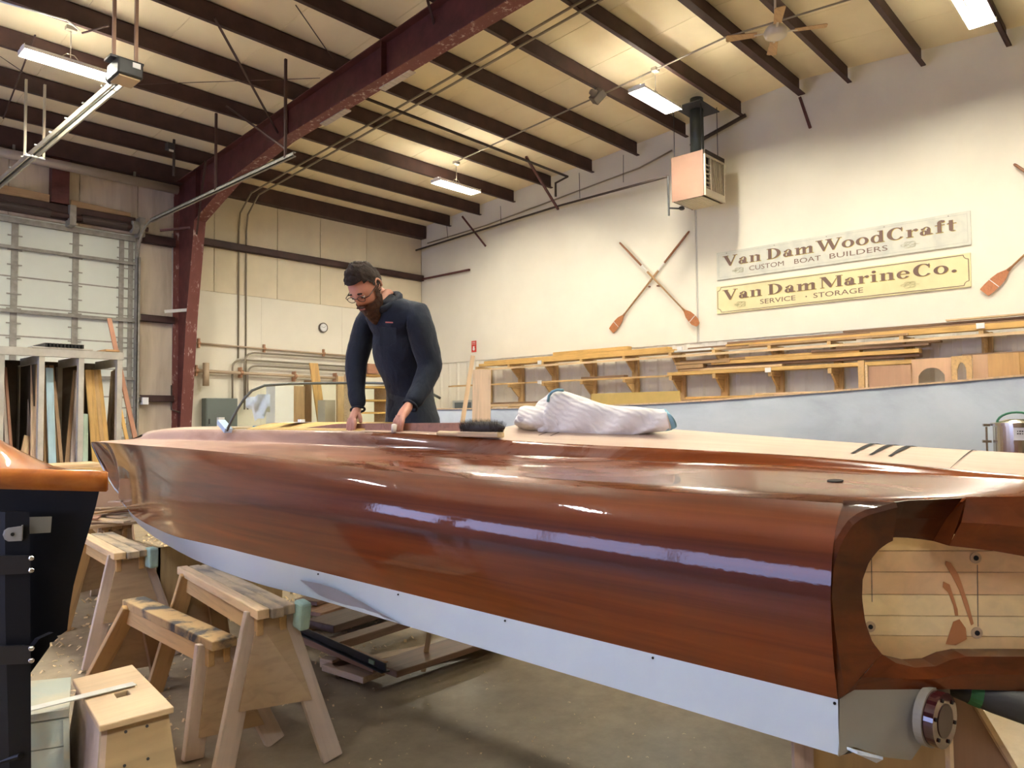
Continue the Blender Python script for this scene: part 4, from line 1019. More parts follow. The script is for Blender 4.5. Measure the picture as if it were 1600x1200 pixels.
# pipes along the right wall
def pipe(pts, r, label, cat='pipe', name='pipe', mat=None, parts=()):
    pts = [V(p) for p in pts]; cen = V(((pts[0].x+pts[-1].x)/2, (pts[0].y+pts[-1].y)/2, min(p.z for p in pts)))
    o = MB().tube(pts, r, 8).build(name, mat or conduit_m, None, label, cat, smooth=True); return o
dkp = plain('dark_pipe', (.07, .05, .04), .5, metal=.3)
pipe([Wp(650, 391, .25), Wp(872, 322, .25), V((13.3, y1+.05, z0+.55))], .028, 'dark gas pipe running along the right wall from the corner to the heater', mat=dkp)
pipe([Wp(668, 380, .12), Wp(760, 352, .12), Wp(1000, 262, .12), Wp(1050, 235, .12)], .02, 'thin pale pipe with clips high on the right wall above the gas pipe', mat=conduit_m)
pipe([Wp(1080, 262, .15)+V((0, 0, .5)), Wp(1165, 180, .15)], .045, 'dark angle rail between heater flue and ceiling beam', mat=dkp)
for i, (a, b_) in enumerate((((697, 345), (700, 372)), ((782, 322), (783, 352)), ((905, 270), (906, 310)), ((974, 242), (974, 285)))):
    MB().tube([Wp(*a, .25), Wp(*b_, .25)], .008, 6).build('pipe_hanger', dkp, None, 'thin dark rod holding up the wall gas pipe, number counted from the corner: '+('first', 'second', 'third', 'fourth')[i], 'pipe hanger', 'rods holding the gas pipe')
def roofp(x, y, off=0):
    d = ray(x, y); t = (6.98+off+.075*17.55-1.45)/(d.z+.075*d.y); P = CAM+d*t
    if P.y < 5.58: t = (6.98+off+.075*(17.55-11.16)-1.45)/(d.z-.075*d.y); P = CAM+d*t
    return P
for a, b_ in (((1250, 152), (1266, 200)), ((722, 338), (759, 385)), ((822, 245), (872, 327))):
    A = roofp(*a, .0); Bq = Wp(*b_, .02)
    if a[0] == 822: Bq = Wp(*b_, .2)
    MB().bar(A, Bq, .05, .05).build('flange_brace', steel_r, ceiling)
pipe([roofp(565, 151, -.08), roofp(887, 276, -.08), V(roofp(868, 286, -.08)), V(roofp(868, 286, -.08))-V((0, 0, .35))], .03, 'dark overhead pipe running under the purlins with a dropped end', mat=dkp)
for (xx) in (8.82, 9.02):
    pts = [(xx, LY-.03, Lp(372, 560).z if xx < 8.9 else 1.9), (xx, LY-.03, 6.2), (xx, LY-.1, 6.6), (xx, 16.9, roofz(16.9)-.03), (xx+.0, 5.7, roofz(5.7)-.03), (xx, -2, roofz(-2)-.03)]
    pipe(pts, .022, ('left' if xx < 8.9 else 'right')+' one of two grey conduits rising from the wall and running under the ceiling', 'conduit', 'conduit')
pipe([(11.5, 12.4, roofz(12.4)-.03), (11.5, 8.3, roofz(8.3)-.03), (11.5, 5.6, roofz(5.6)-.03), (11.5, 2.0, roofz(2)-.03)], .016, 'thin conduit linking the right row of ceiling lights', 'conduit', 'conduit')
pipe([roofp(0, 2, -.02), roofp(105, 32, -.02), roofp(125, 48, -.02)], .014, 'pale conduit along the purlin to the light by the opener', 'conduit', 'conduit', alu)
# diagonal bracing rods under the roof
for (a, b_, w_) in (((170, 40), (128, 52), .02), ((335, 28), (442, 222), .03), ((462, 8), (520, 92), .012), ((215, 132), (500, 122), .008), ((0, 88), (50, 122), .008), ((668, 0), (685, 62), .035)):
    A, Bq = roofp(*a, -.03), roofp(*b_, -.10 if w_ < .03 else -.35)
    MB().bar(A, Bq, w_, w_).build('brace_rod', steel, ceiling)
MB().bar(roofp(55, 55, -.0), roofp(5, 185, -.1), .02, .02).build('brace_rod', steel, ceiling)
# speaker
P = roofp(932, 147, -.15); sp = thing('loudspeaker', P-V((0, 0, .2)), 'small grey loudspeaker hanging under a roof beam', 'loudspeaker')
MB().box(P+V((.04, 0, -.03)), (.16, .20, .26), Matrix.Rotation(.5, 3, 'Y') @ Matrix.Rotation(.6, 3, 'X')).build('speaker_box', plain('spk', (.13, .10, .075), .6), sp, bevel=.01)
MB().tube([P+V((-.12, .05, .03)), P+V((-.02, .02, .0))], [.05, .08], 14).build('horn', plain('spk2', (.2, .15, .11), .6), sp, smooth=True)
MB().tube([P+V((-.05, .02, .15)), P+V((0, .0, .0))], .01, 6).build('speaker_bracket', darkgrey, sp)
# ceiling fan
P = on(1212, 48, 2, 7.02); fan = thing('ceiling_fan', P, 'white ceiling fan with four tan blades near the ridge', 'ceiling fan')
fanw = plain('fan_white', (.66, .60, .50), .4); fanb = wood('fan_blade', (.55, .34, .16), axis=0)
MB().tube([P+V((0, 0, .0)), P+V((0, 0, roofz(P.y)-P.z))], .018, 8).build('down_rod', fanw, fan)
MB().tube([P+V((0, 0, -.10)), P+V((0, 0, -.09)), P+V((0, 0, -.02)), P+V((0, 0, .05)), P+V((0, 0, .09))], [.10, .15, .17, .13, .04], 24).build('motor_housing', fanw, fan, smooth=True)
MB().tube([P+V((0, 0, roofz(P.y)-P.z-.12)), P+V((0, 0, roofz(P.y)-P.z))], [.04, .08], 16).build('canopy', fanw, fan, smooth=True)
for k in range(4):
    a = math.radians(-62+90*k); d = V((math.cos(a), math.sin(a), 0)); s = V((-d.y, d.x, .12))
    q = P+V((0, 0, -.03))
    MB().prism([q+d*.26-s*.055, q+d*.68-s*.075, q+d*.70-s*.05, q+d*.70+s*.05, q+d*.68+s*.075, q+d*.26+s*.055], (0, 0, .01)).build('fan_blade', fanb, fan)
    MB().bar(q+d*.12, q+d*.3, .03, .012).build('blade_iron', fanw, fan)
# stainless pressure pot at the right edge, on a stand behind the boat
P = at(1590, 690, 3.75); zp0 = 1.10
st = thing('pot_stand', (P.x, P.y, 0), 'plain plywood stand hidden behind the boat, under the steel pot', 'stand')
MB().bb((P.x-.16, P.y-.16, zp0-.02), (P.x+.16, P.y+.16, zp0)).build('stand_top', ply, st)
for sx in (-.13, .13):
    for sy in (-.13, .13): MB().bb((P.x+sx-.02, P.y+sy-.02, 0), (P.x+sx+.02, P.y+sy+.02, zp0-.02)).build('leg', pine, st)
ss = plain('stainless', (.62, .58, .50), .22, metal=1)
pt = thing('pressure_pot', (P.x, P.y, zp0), 'shiny stainless steel pressure pot with white label and green hose', 'paint pot')
ztop = at(1590, 664, 3.75).z; rp = .105
MB().tube([(P.x, P.y, zp0), (P.x, P.y, ztop)], rp, 40).build('pot_body', ss, pt, smooth=False)
MB().tube([(P.x, P.y, ztop-.004), (P.x, P.y, ztop+.012)], rp+.01, 40).build('pot_rim', ss, pt)
MB().tube([(P.x, P.y, ztop+.012), (P.x, P.y, ztop+.03)], [rp-.01, rp-.06], 30).build('pot_lid', ss, pt)
vd = (CAM-P); vd.z = 0; vd.normalize(); a0 = math.atan2(vd.y, vd.x)
rows = [[(P.x+(rp+.002)*math.cos(a0+t), P.y+(rp+.002)*math.sin(a0+t), z) for t in [-.15+.09*k for k in range(14)]] for z in (ztop-.075, ztop-.012)]
MB().grid(rows).build('paper_label', white, pt, label='white paper label with dark print')
for k in range(2):
    m = MB(); zz = ztop-.03-.012*k
    for j in range(7): t = .02+.09*j; m.box((P.x+(rp+.0035)*math.cos(a0+t), P.y+(rp+.0035)*math.sin(a0+t), zz), (.002, .007 if (j+k) % 3 else .004, .006), Matrix.Rotation(a0+t, 3, 'Z'))
    m.build('label_print', darkgrey, pt, kind='stuff')
for da in (1.35, 1.75):
    c_ = V((P.x+(rp+.03)*math.cos(a0-da), P.y+(rp+.03)*math.sin(a0-da), ztop))
    MB().tube([c_+V((0, 0, -.16)), c_+V((0, 0, -.01))], .005, 8).build('clamp_bolt', ss, pt)
    MB().box(c_+V((0, 0, -.0)), (.03, .03, .012), Matrix.Rotation(a0-da, 3, 'Z')).build('clamp_nut', ss, pt); MB().box(c_+V((0, 0, -.085)), (.04, .02, .012), Matrix.Rotation(a0-da, 3, 'Z')).build('clamp_lug', ss, pt)
side = V((-vd.y, vd.x, 0)); hc = V((P.x, P.y, ztop+.01))-side*0
MB().tube([hc+side*(.085*math.cos(t))*-1+V((0, 0, .055*math.sin(t))) for t in [i*PI/12 for i in range(13)]], .006, 8).build('green_hose', plain('hose_green', (.02, .14, .07), .4), pt, smooth=True)
# ------------------------------------------------------------------ left wall fittings
cream = plain('cream_pipe', (.55, .42, .29), .5)
def lpipe(pts, r, label, cat='pipe', name='wall_pipe', mat=None, off=.07, fit=(), drop=0):
    P = [Lp(x_, y_, off) for x_, y_ in pts]
    for p in P: p.y = LY-off
    o = thing(name, (sum((p.x for p in P))/len(P), LY-off, min(p.z for p in P)), label, cat)
    MB().tube(P, r, 8).build('tube', mat or cream, o, smooth=True)
    for f in fit:
        q = Lp(*f, off); q.y = LY-off
        MB().tube([q-V((.035, 0, 0)), q+V((.035, 0, 0))], r*1.7, 10).build('coupling', brass, o, label='copper coloured coupling')
        MB().bb(q-V((.02, .02, r+.09)), q+V((.02, off, r+.09))).build('wall_bracket', brass, o)
    return o
lpipe([(306, 536), (560, 557)], .022, 'uppermost horizontal cream pipe on the left wall behind the windscreen', fit=((311, 536), (413, 545), (506, 552)))
def bend(p, c, q, n=6): return [(p[0]*(1-t)**2+2*t*(1-t)*c[0]+q[0]*t*t, p[1]*(1-t)**2+2*t*(1-t)*c[1]+q[1]*t*t) for t in [i/n for i in range(n+1)]]
lpipe([(382, 640)]+bend((382, 570), (382, 551), (398, 551))+[(560, 562)], .024, 'grey conduit bending right just below the top cream pipe', 'conduit', 'conduit', conduit_m, .12)
lpipe([(363, 640)]+bend((363, 577), (363, 562), (380, 562))+[(560, 574)], .024, 'grey conduit with the leftmost bend, running right below the others', 'conduit', 'conduit', conduit_m, .10)
lpipe([(387, 640)]+bend((387, 584), (388, 571), (403, 571.5))+[(560, 581)], .024, 'grey conduit with the lowest bend on the left wall', 'conduit', 'conduit', conduit_m, .14)
bp = lpipe([(302, 579), (530, 591)], .04, 'thick lowest cream pipe with an upright cylinder on the left wall', fit=((307, 579), (377, 582), (461, 588), (525, 590)), off=.15)
q0, q1 = Lp(322, 567, .2), Lp(322, 603, .2); q1.x = q0.x
MB().tube([q1, q0], .075, 16).build('drip_cylinder', cream, bp, smooth=True)
# clock
c = Lp(504.5, 512, .03); c.y = LY-.02
ck = thing('wall_clock', (c.x, LY, c.z-.14), 'round wall clock with dark rim and white face', 'clock')
MB().tube([c, c+V((0, -.05, 0))], .135, 32).build('rim', plain('clock_rim', (.10, .08, .06), .4), ck)
MB().tube([c+V((0, -.05, 0)), c+V((0, -.054, 0))], .108, 32).build('dial', white, ck)
MB().bar(c+V((0, -.057, 0)), c+V((.055, -.057, .03)), .008, .003, up=(0, 1, 0)).build('hour_hand', black, ck)
MB().bar(c+V((0, -.059, 0)), c+V((-.075, -.059, .02)), .006, .003, up=(0, 1, 0)).build('minute_hand', black, ck)
for k in range(12):
    a = k*PI/6; p = c+V((math.sin(a)*.09, -.056, math.cos(a)*.09)); MB().box(p, (.008, .002, .016), Matrix.Rotation(a, 3, 'Y')).build('hour_mark', darkgrey, ck)
# electrical panel, white switch box
a, b_ = Lp(322, 622, .25), Lp(371, 668, .25)
ep = thing('electrical_panel', ((a.x+b_.x)/2, LY, b_.z), 'grey-green electrical panel on the left wall beside the windscreen', 'electrical panel')
gp = plain('panel_grey', (.16, .19, .18), .5)
MB().bb((a.x, LY-.25, b_.z-.3), (b_.x, LY-.013, a.z)).build('panel_box', gp, ep, bevel=.01)
MB().bb((a.x+.02, LY-.262, b_.z-.28), (b_.x-.02, LY-.25, a.z-.02)).build('panel_door', gp, ep, bevel=.004)
MB().bb((a.x+.06, LY-.28, b_.z+.1), (a.x+.09, LY-.262, b_.z+.22)).build('door_latch', darkgrey, ep)
a, b_ = Lp(340, 652, .6), Lp(349, 672, .6)
wb_ = MB().bb((a.x, LY-.66, 0), (b_.x, LY-.56, a.z)).build('white_carton', white, None, 'slim white carton standing in front of the grey electrical panel', 'carton')
a, b_ = Lp(222, 621, .2), Lp(231, 632, .2)
MB().bb((a.x, LY-.24, b_.z), (b_.x, LY-.0, a.z)).build('switch_box', white, None, 'tiny white switch box on the red girt beside the overhead door', 'switch box')
# odd conduits next to the column
pipe([Lp(270, 365, .05), Lp(270, 675, .05)], .02, 'thin pale conduit standing between the overhead door and the red column', 'conduit', 'conduit', plain('pale_conduit', (.42, .40, .38), .5))
pipe([Lp(268, 602, .1), Lp(268, 640, .1), Lp(283, 645, .3)], .02, 'short dark pipe with hooked ends beside the red column', mat=dkp)
m = MB(); a, b_ = Lp(257, 487, .35), Lp(297, 484, .6)
MB().bar(a, b_, .06, .07).build('white_stub', plain('offwhite', (.62, .60, .54), .6), None, 'short white board sticking out level across the red column', 'board')
MB().bar(Lp(250, 360, .3), Lp(307, 355, .75), .05, .05).build('steel_arm', steel_r, wall_left)
e = thing('motion_lamp', roofp(270, 215, -.3), 'small double flood lamp by the top of the red column', 'lamp')
P = roofp(272, 218, -.05); MB().tube([P, P-V((0, 0, .75))], .028, 8).build('lamp_pipe', dkp, e)
MB().bb(P+V((-.16, -.1, -.25)), P+V((-.03, .05, -.12))).build('lamp_body', darkgrey, e); MB().bb(P+V((-.14, -.11, -.3)), P+V((-.05, -.10, -.26))).build('lens', white, e)
# ------------------------------------------------------------------ door opener
XO = 3.6
mo = on(195, 115, 0, XO); op = thing('door_opener', (XO, mo.y, mo.z-.15), 'black overhead door opener motor with long rail on hangers', 'door opener')
MB().bb((XO-.16, mo.y-.22, mo.z-.10), (XO+.16, mo.y+.20, mo.z+.12)).build('motor_case', black, op, bevel=.02)
MB().bb((XO-.13, mo.y-.18, mo.z-.12), (XO+.13, mo.y+.14, mo.z-.10)).build('motor_base', plain('opener_tan', (.50, .36, .20), .6), op)
MB().tube([(XO-.05, mo.y+.2, mo.z+.02), (XO-.05, mo.y+.36, mo.z+.02)], .08, 16).build('motor_drum', black, op)
MB().bb((XO-.22, mo.y-.12, mo.z+.13), (XO+.2, mo.y+.12, mo.z+.16)).build('mount_plate', darkgrey, op)
MB().bb((XO+.02, mo.y-.226, mo.z+.02), (XO+.12, mo.y-.22, mo.z+.09)).build('rating_label', white, op, label='small white label')
zr = mo.z-.05
for s in (-.055, .055): MB().bb((XO+s-.012, mo.y+.2, zr-.04), (XO+s+.012, LY-.3, zr+.04)).build('rail', plain('rail_cream', (.50, .46, .36), .5, metal=.3), op)
MB().bb((XO-.01, mo.y+.2, zr-.02), (XO+.01, LY-.3, zr)).build('chain', black, op)
for k in range(8): yy = mo.y+.6+k*.8; MB().bb((XO-.09, yy, zr+.04), (XO+.09, yy+.03, zr+.06)).build('rail_clip', alu, op)
woodh = plain('hanger_tan', (.42, .26, .18), .6)
for dx, yy in ((-.14, mo.y), (.14, mo.y)): MB().bb((XO+dx-.02, yy-.02, mo.z+.13), (XO+dx+.02, yy+.02, roofz(yy)+.1)).build('hanger', woodh, op)
yh = on(54, 215, 0, XO).y
for dx in (-.14, .14): MB().bb((XO+dx-.018, yh-.02, zr-.05), (XO+dx+.018, yh+.02, roofz(yh)+.1)).build('hanger', plain('hanger_cream', (.6, .55, .42), .6), op)
MB().bb((XO-.16, yh-.02, zr-.06), (XO+.16, yh+.02, zr-.03)).build('hanger', alu, op)
MB().bar((XO-.12, mo.y, mo.z+1.0 if False else roofz(mo.y)-.35), (XO+.5, mo.y-.4, roofz(mo.y-.4)), .03, .03).build('hanger', steel, op)
# ------------------------------------------------------------------ lumber storage rack in front of the door
YK = 12.0; pw = plain('rack_white', (.50, .48, .42), .7, var=.15)
kr = thing('lumber_rack', (2.9, YK+.4, 0), 'white-framed upright lumber rack full of boards in front of the overhead door', 'rack')
xs_k = [on(-62, 600, 1, YK).x, on(2, 600, 1, YK).x, on(65, 600, 1, YK).x, on(127, 600, 1, YK).x, on(187, 600, 1, YK).x]
zk_ = on(100, 556, 1, YK).z
for x_ in xs_k:
    MB().bb((x_-.035, YK, 0), (x_+.035, YK+.09, zk_)).build('post', pw, kr)
    MB().bb((x_-.035, YK+1.0, 0), (x_+.035, YK+1.09, zk_-.1)).build('post', pw, kr)
    MB().bb((x_-.03, YK+.09, zk_-.12), (x_+.03, YK+1.0, zk_-.0)).build('side_rail', pw, kr)
MB().bb((xs_k[0]-.05, YK-.015, zk_-.02), (xs_k[-1]+.05, YK+.06, zk_+.09)).build('top_beam', pw, kr)
MB().bb((xs_k[0], YK+.06, zk_+.06), (xs_k[-1]+.04, YK+1.1, zk_+.10)).build('top_sheet', plain('top_sheet', (.52, .46, .36), .8, var=.1), kr)
dkb = plain('rack_back', (.10, .075, .05), .9, var=.3, s=3)
MB().bb((xs_k[0], YK+1.1, .05), (on(155, 600, 1, YK+1.1).x, YK+1.12, zk_-.02)).build('back_sheet', dkb, kr)
for x_ in xs_k[1:3]: MB().bb((x_-.02, YK+.3, .05), (x_+.0, YK+1.05, zk_-.12)).build('divider', dkb, kr)
MB().bb((xs_k[0], YK-.1, 0), (xs_k[-1]+.05, YK+1.1, .12)).build('rack_floor', ply, kr)
# pieces standing in it; foot px, top px on a leaning plane
def stand(tx, ty, bx, wpx, mat, label, dy=.25, name='lumber_board', cat='board', by=735, th=.03):
    A = on(tx, ty, 1, YK+.30+dy*.8); Bq = on(bx, by, 1, YK+dy*.6-.02)
    # slide the foot down to the rack floor along the board's own line
    d = Bq-A; t = (.13-A.z)/d.z; F = A+d*t
    w_ = wpx*A.y/1147*1.12
    board(name, F, A, w_, th, mat, None, label, cat, 'boards standing in the lumber rack', up=(0, 1, 0))
st_ = [
 (4, 569, 13, 4, greyw, 'grey-brown board leaning at the far left bay of the lumber rack', .35),
 (8, 574, 20, 3, mahraw, 'thin reddish board beside the grey-brown one in the far left bay', .3),
 (1, 560, 1, 4, oak, 'oak board just at the left picture edge in the rack', .2),
 (47, 614, 43, 4, greyw, 'short grey board left of the broad tan board in the second bay', .4),
 (56, 570, 56, 11, tanb, 'broad tan board standing beside the second white post', .2),
 (52, 662, 55, 5, mahraw, 'short dark board in front of the broad tan board', .15),
 (71, 571, 71, 4, oak, 'narrow oak strip right behind the second white post', .35),
 (77, 575, 82, 8, blu, 'pale blue painted board in the lumber rack', .15),
 (80, 571, 94, 5, oak, 'brown slanted board just right of the pale blue one', .4),
 (84, 596, 97, 4, pineD, 'dark knotty board slanting right of the pale blue one', .3),
 (118, 579, 103, 5, pineD, 'dark brown board leaning left before the third post', .4),
 (122, 582, 112, 5, greyw, 'grey-tan board leaning left before the third post', .3),
 (131, 580, 124, 4, oak, 'oak board hidden behind the third white post', .45),
 (137, 578, 150, 7, MM['yl'], 'leftmost of the four yellow boards slanting right', .2),
 (143, 578, 157, 4, MM['yl'], 'second of the four yellow boards slanting right', .22),
 (148, 578, 164, 5, pine, 'third of the four yellow boards slanting right', .24),
 (153, 578, 171, 6, MM['yl'], 'rightmost of the four yellow boards slanting right', .26),
 (44, 682, 33, 9, pineL, 'short wide pale offcut leaning low in the second bay', .1),
 (50, 680, 42, 3, mahraw, 'short reddish strip low beside the pale offcut', .12),
]
for s in st_: stand(*s[:6], dy=s[6])
stand(133, 647, 133, 6, grn, 'pale green painted board standing in front of the third white post', -.06)
a, b_ = on(166, 580, 1, YK+.9), on(184, 580, 1, YK+.5)
MB().prism([(on(160, 700, 1, YK+.95).x, YK+.98, .13), (on(186, 700, 1, YK+.2).x, YK+.15, .13), (on(184, 580, 1, YK+.2).x, YK+.3, a.z), (on(176, 582, 1, YK+.9).x, YK+.98, a.z)], (.02, 0.01, 0)).build('particle_board', stained('osb', (.42, .28, .12), (.26, .17, .07), (1, 1, 1), 14, .4, .7), None, 'rough particle board sheet standing in the right bay of the lumber rack', 'sheet')
A, Bq = on(170.5, 498, 1, YK+1.4), on(211, 684, 1, YK+.3)
F = A+(Bq-A)*((.02-A.z)/(Bq.z-A.z)); board('long_stick', F, A, .07, .03, mahraw, None, 'long brown stick leaning high beside the rack against the door', 'stick', up=(0, 1, 0))
A, Bq = on(188, 640, 1, YK+.4), on(199, 690, 1, YK+.1)
F = A+(Bq-A)*((.02-A.z)/(Bq.z-A.z)); board('short_stick', F, A, .05, .03, MM['yl'], None, 'short yellow stick leaning at the right side of the lumber rack', 'stick', up=(0, 1, 0))
# black fluted plastic on top of the rack
a, b_ = on(71, 548, 1, YK-.02), on(133, 549, 1, YK-.02)
cz_ = zk_+.10; fp = thing('fluted_plastic', ((a.x+b_.x)/2, YK+.2, cz_), 'pale sheet with a row of black square cells lying on the lumber rack', 'fluted sheet')
MB().bb((a.x-.15, YK+.02, cz_), (b_.x+.12, YK+.8, cz_+.02)).build('base_sheet', plain('sheet_pale', (.6, .56, .48), .7), fp)
for k in range(11):
    x_ = a.x+(b_.x-a.x)*(k+.1)/11; wv = (b_.x-a.x)/11*.66
    MB().bb((x_, YK+.0, cz_+.02), (x_+wv, YK+.6, cz_+.075)).build('cell', black, fp)
MB().bb((a.x, YK+.01, cz_+.075), (b_.x, YK+.62, cz_+.082)).build('cover_sheet', plain('sheet_pale', (.6, .56, .48), .7), fp)
a = on(165, 552, 1, YK); MB().bb((a.x, YK+.0, zk_+.10), (on(187, 552, 1, YK).x, YK+.5, zk_+.13)).build('scrap_board', wood('scrap', (.6, .34, .14)), None, 'orange scrap board on the right end of the lumber rack top', 'board')
# ------------------------------------------------------------------ behind the windscreen
def upr(px0, px1, ytop, Y, mat, name, label, cat, th=.05, lean=0):
    a, b_ = on(px0, ytop, 1, Y), on(px1, ytop, 1, Y)
    L_ = on(px0+lean, 660, 1, Y).x-a.x if lean else 0
    k_ = a.z/(a.z-on(px0, 660, 1, Y).z)
    MB().prism([(a.x, Y, a.z), (b_.x, Y, a.z), (b_.x+L_*k_, Y, 0), (a.x+L_*k_, Y, 0)], (0, th, 0)).build(name, mat, None, label, cat)
upr(430, 459, 600, 15.2, white, 'white_cabinet', 'tall white cabinet seen through the windscreen', 'cabinet', .4)
upr(484, 497, 567, 15.9, wood('stand_yellow', (.62, .38, .14), axis=2), 'plank', 'tall orange-yellow plank leaning behind the windscreen', 'board', .04, lean=13)
upr(476, 487, 594, 16.2, wood('stand_brown', (.30, .19, .10), axis=2), 'plank', 'shorter brown plank just left of the orange-yellow one', 'board', .04)
upr(459, 476, 603, 15.6, wood('stand_tan', (.46, .30, .16), axis=2), 'jig_panel', 'tan jig panel between white cabinet and brown plank', 'panel', .03)
upr(528, 540, 588, 15.0, wood('stand_pine', (.60, .42, .22), axis=2), 'wooden_frame_post', 'pale wooden frame post just left of the man', 'post', .08)
upr(508, 524, 625, 14.4, plain('grey_bin', (.42, .38, .30), .6), 'grey_bin', 'pale grey-tan bin seen through the windscreen', 'bin', .3)
e = thing('plywood_carcass', on(590, 640, 1, 13.5)*1, 'half-built plywood carcass seen under the man\'s arm', 'carcass'); 
a, b_ = on(562, 583, 1, 13.5), on(612, 660, 1, 13.5); e.location.z = 0
MB().bb((a.x, 13.5, 0), (a.x+.05, 14.1, a.z)).build('side', ply, e); MB().bb((b_.x-.05, 13.5, 0), (b_.x, 14.1, a.z-.25)).build('side', ply, e)
for z_ in (a.z-.05, a.z-.32, a.z-.62, a.z-.9): MB().bb((a.x+.05, 13.5, z_), (b_.x-.05, 14.1, z_+.04)).build('shelf', MM['yl'], e)
MB().bb((a.x+.2, 13.46, a.z), (a.x+.55, 13.8, a.z+.22)).build('wood_block', mahraw, None, 'brown wood block on top of the plywood carcass', 'block')
# white plastic film bundle hung inside the windscreen
c = B(2.98, 5.15, 1.5)
rows = []
for i in range(9):
    r = []
    for j in range(9):
        u, v = i/8, j/8; p = on(384+38*u, 616+ (4 if u < .5 else 0)+ (38*v)*(1 if .35 < u < .8 else .45+.3*u), 0, B(3.1, 0, 0).x+.02*math.sin(9*u+5*v))
        r.append(p)
    rows.append(r)
MB().grid(rows).build('plastic_film', plain('film', (.72, .78, .80), .3, coat=.3), None, 'crumpled white plastic film behind the left end of the windscreen', 'plastic film', smooth=True)
MB().bb(B(3.08, 5.1, 1.40), B(3.12, 5.14, 1.43)).build('film_clip', white, None, 'tiny clip holding the plastic film on the dashboard', 'clip')
# ------------------------------------------------------------------ sawhorses
tape_g = plain('green_wrap', (.40, .58, .50), .8, var=.2, s=12)
wtop = stained('weathered_top', (.56, .44, .28), (.22, .19, .15), (1, 3, 1), 4, .42, .68); legw = wood('leg_pale', (.62, .50, .40), dark=.8)
def sawhorse(z, nl, nr, fl_, fr, feet, label, gusset=True, topm=pineD, wrap=False, name='sawhorse', gn=.27):
    """corner pixels of the top: near-left, near-right, far-left, far-right; feet = floor points nl, nr, fl, fr"""
    NL, NR, FL, FR = [on(*p, 2, z) for p in (nl, nr, fl_, fr)]
    # square the outline
    ax = ((FL+FR)/2-(NL+NR)/2); L = ax.length; u = ax/L; s = V((-u.y, u.x, 0)); w_ = (NR-NL).dot(s); w2 = abs(w_)*.5+abs((FR-FL).dot(s))*.5
    c0 = (NL+NR)/2; c1 = (FL+FR)/2; sg = 1 if w_ > 0 else -1
    e = thing(name, ((c0+c1)/2)*V((1, 1, 0)) if False else V(((c0.x+c1.x)/2, (c0.y+c1.y)/2, 0)), label, 'sawhorse')
    n3 = 1 if 'black-stained' in label else 3; ww = w2/n3
    for k in range(n3):
        o = (k-(n3-1)/2)*ww; board('top_plank', c0+s*o-V((0, 0, .02))-u*(.0+.02*(k == 1)), c1+s*o-V((0, 0, .02))+u*.02*(k-1), ww-.004, .04, topm if not wrap else (wtop, wtop, pineL)[k], e)
    for off in (-w2*.3, w2*.3): board('rail', c0+s*off+u*.05-V((0, 0, .08)), c1+s*off-u*.05-V((0, 0, .08)), .03, .08, pine, e)
    F = [V((p[0], p[1], .0)) for p in feet]
    tops = [c0-s*sg*w2*.33+u*.10, c0+s*sg*w2*.33+u*.10, c1-s*sg*w2*.33-u*.10, c1+s*sg*w2*.33-u*.10]
    for i, (t, f) in enumerate(zip(tops, F)):
        board('leg', f+V((0, 0, .005)), t-V((0, 0, .03)), .085, .035, (legw, legw, pine, pineD)[i % 4], e, up=u)
    if gusset:
        for i, (a, b_) in enumerate(((0, 1), (2, 3))):
            t = gn/z*1.0
            P = [tops[a]-V((0, 0, .06)), tops[b_]-V((0, 0, .06)), tops[b_].lerp(F[b_], t*1.35)-V((0, 0, .04)), tops[a].lerp(F[a], t*1.35)-V((0, 0, .04))]
            out = u*(-.022 if i == 0 else .022)
            MB().prism([p+out for p in P], out*.6).build('gusset', wood('gusset_ply', (.50, .36, .21), dark=.8), e)
    return e, c0, c1, s, u, w2
sA = sawhorse(.66, (405, 959), (458, 939), (281, 886), (325, 880), [(1.40, 2.9), (1.80, 2.72), (1.60, 4.08), (1.97, 4.0)], 'nearest tall sawhorse with pale green wrap on its end, under the white hull', wrap=True)
P = on(465, 950, 2, .66)
MB().box(sA[1]+sA[3]*(.11 if (P-sA[1]).dot(sA[3]) > 0 else -.11)-V((0, 0, .05)), (.05, .07, .12), Matrix.Rotation(.15, 3, 'X')).build('green_wrap', tape_g, sA[0], label='pale green carpet wrap', bevel=.012)
sB = sawhorse(.50, (340, 1008), (362, 990), (190, 937), (222, 929), [(1.40, 3.16), (1.72, 3.05), (1.36, 4.35), (1.70, 4.25)], 'low sawhorse bench with black-stained top between two taller ones', topm=stained('stained_top', (.46, .31, .14), (.05, .05, .05), (1, 1, 1), 7, .48, .62))
C0 = [on(x_, y_, 2, .66) for x_, y_ in ((182, 868), (232, 855), (128, 838), (170, 828))]
sC = sawhorse(.66, (182, 868), (232, 855), (128, 838), (170, 828), [(on(140, 1048, 2, 0).x, on(140, 1048, 2, 0).y), (C0[1].x+.14, C0[1].y-.10), (C0[2].x-.05, C0[2].y+.2), (C0[3].x+.12, C0[3].y+.2)], 'farther tall sawhorse near the bow with green wrapped end', wrap=True)
MB().box(sC[1]-sC[3]*sC[5]*.5*(1 if (C0[0]-C0[1]).dot(sC[3]) > 0 else -1)-V((0, 0, .05)), (.055, .08, .12)).build('green_wrap', tape_g, sC[0], label='pale green carpet wrap', bevel=.012)
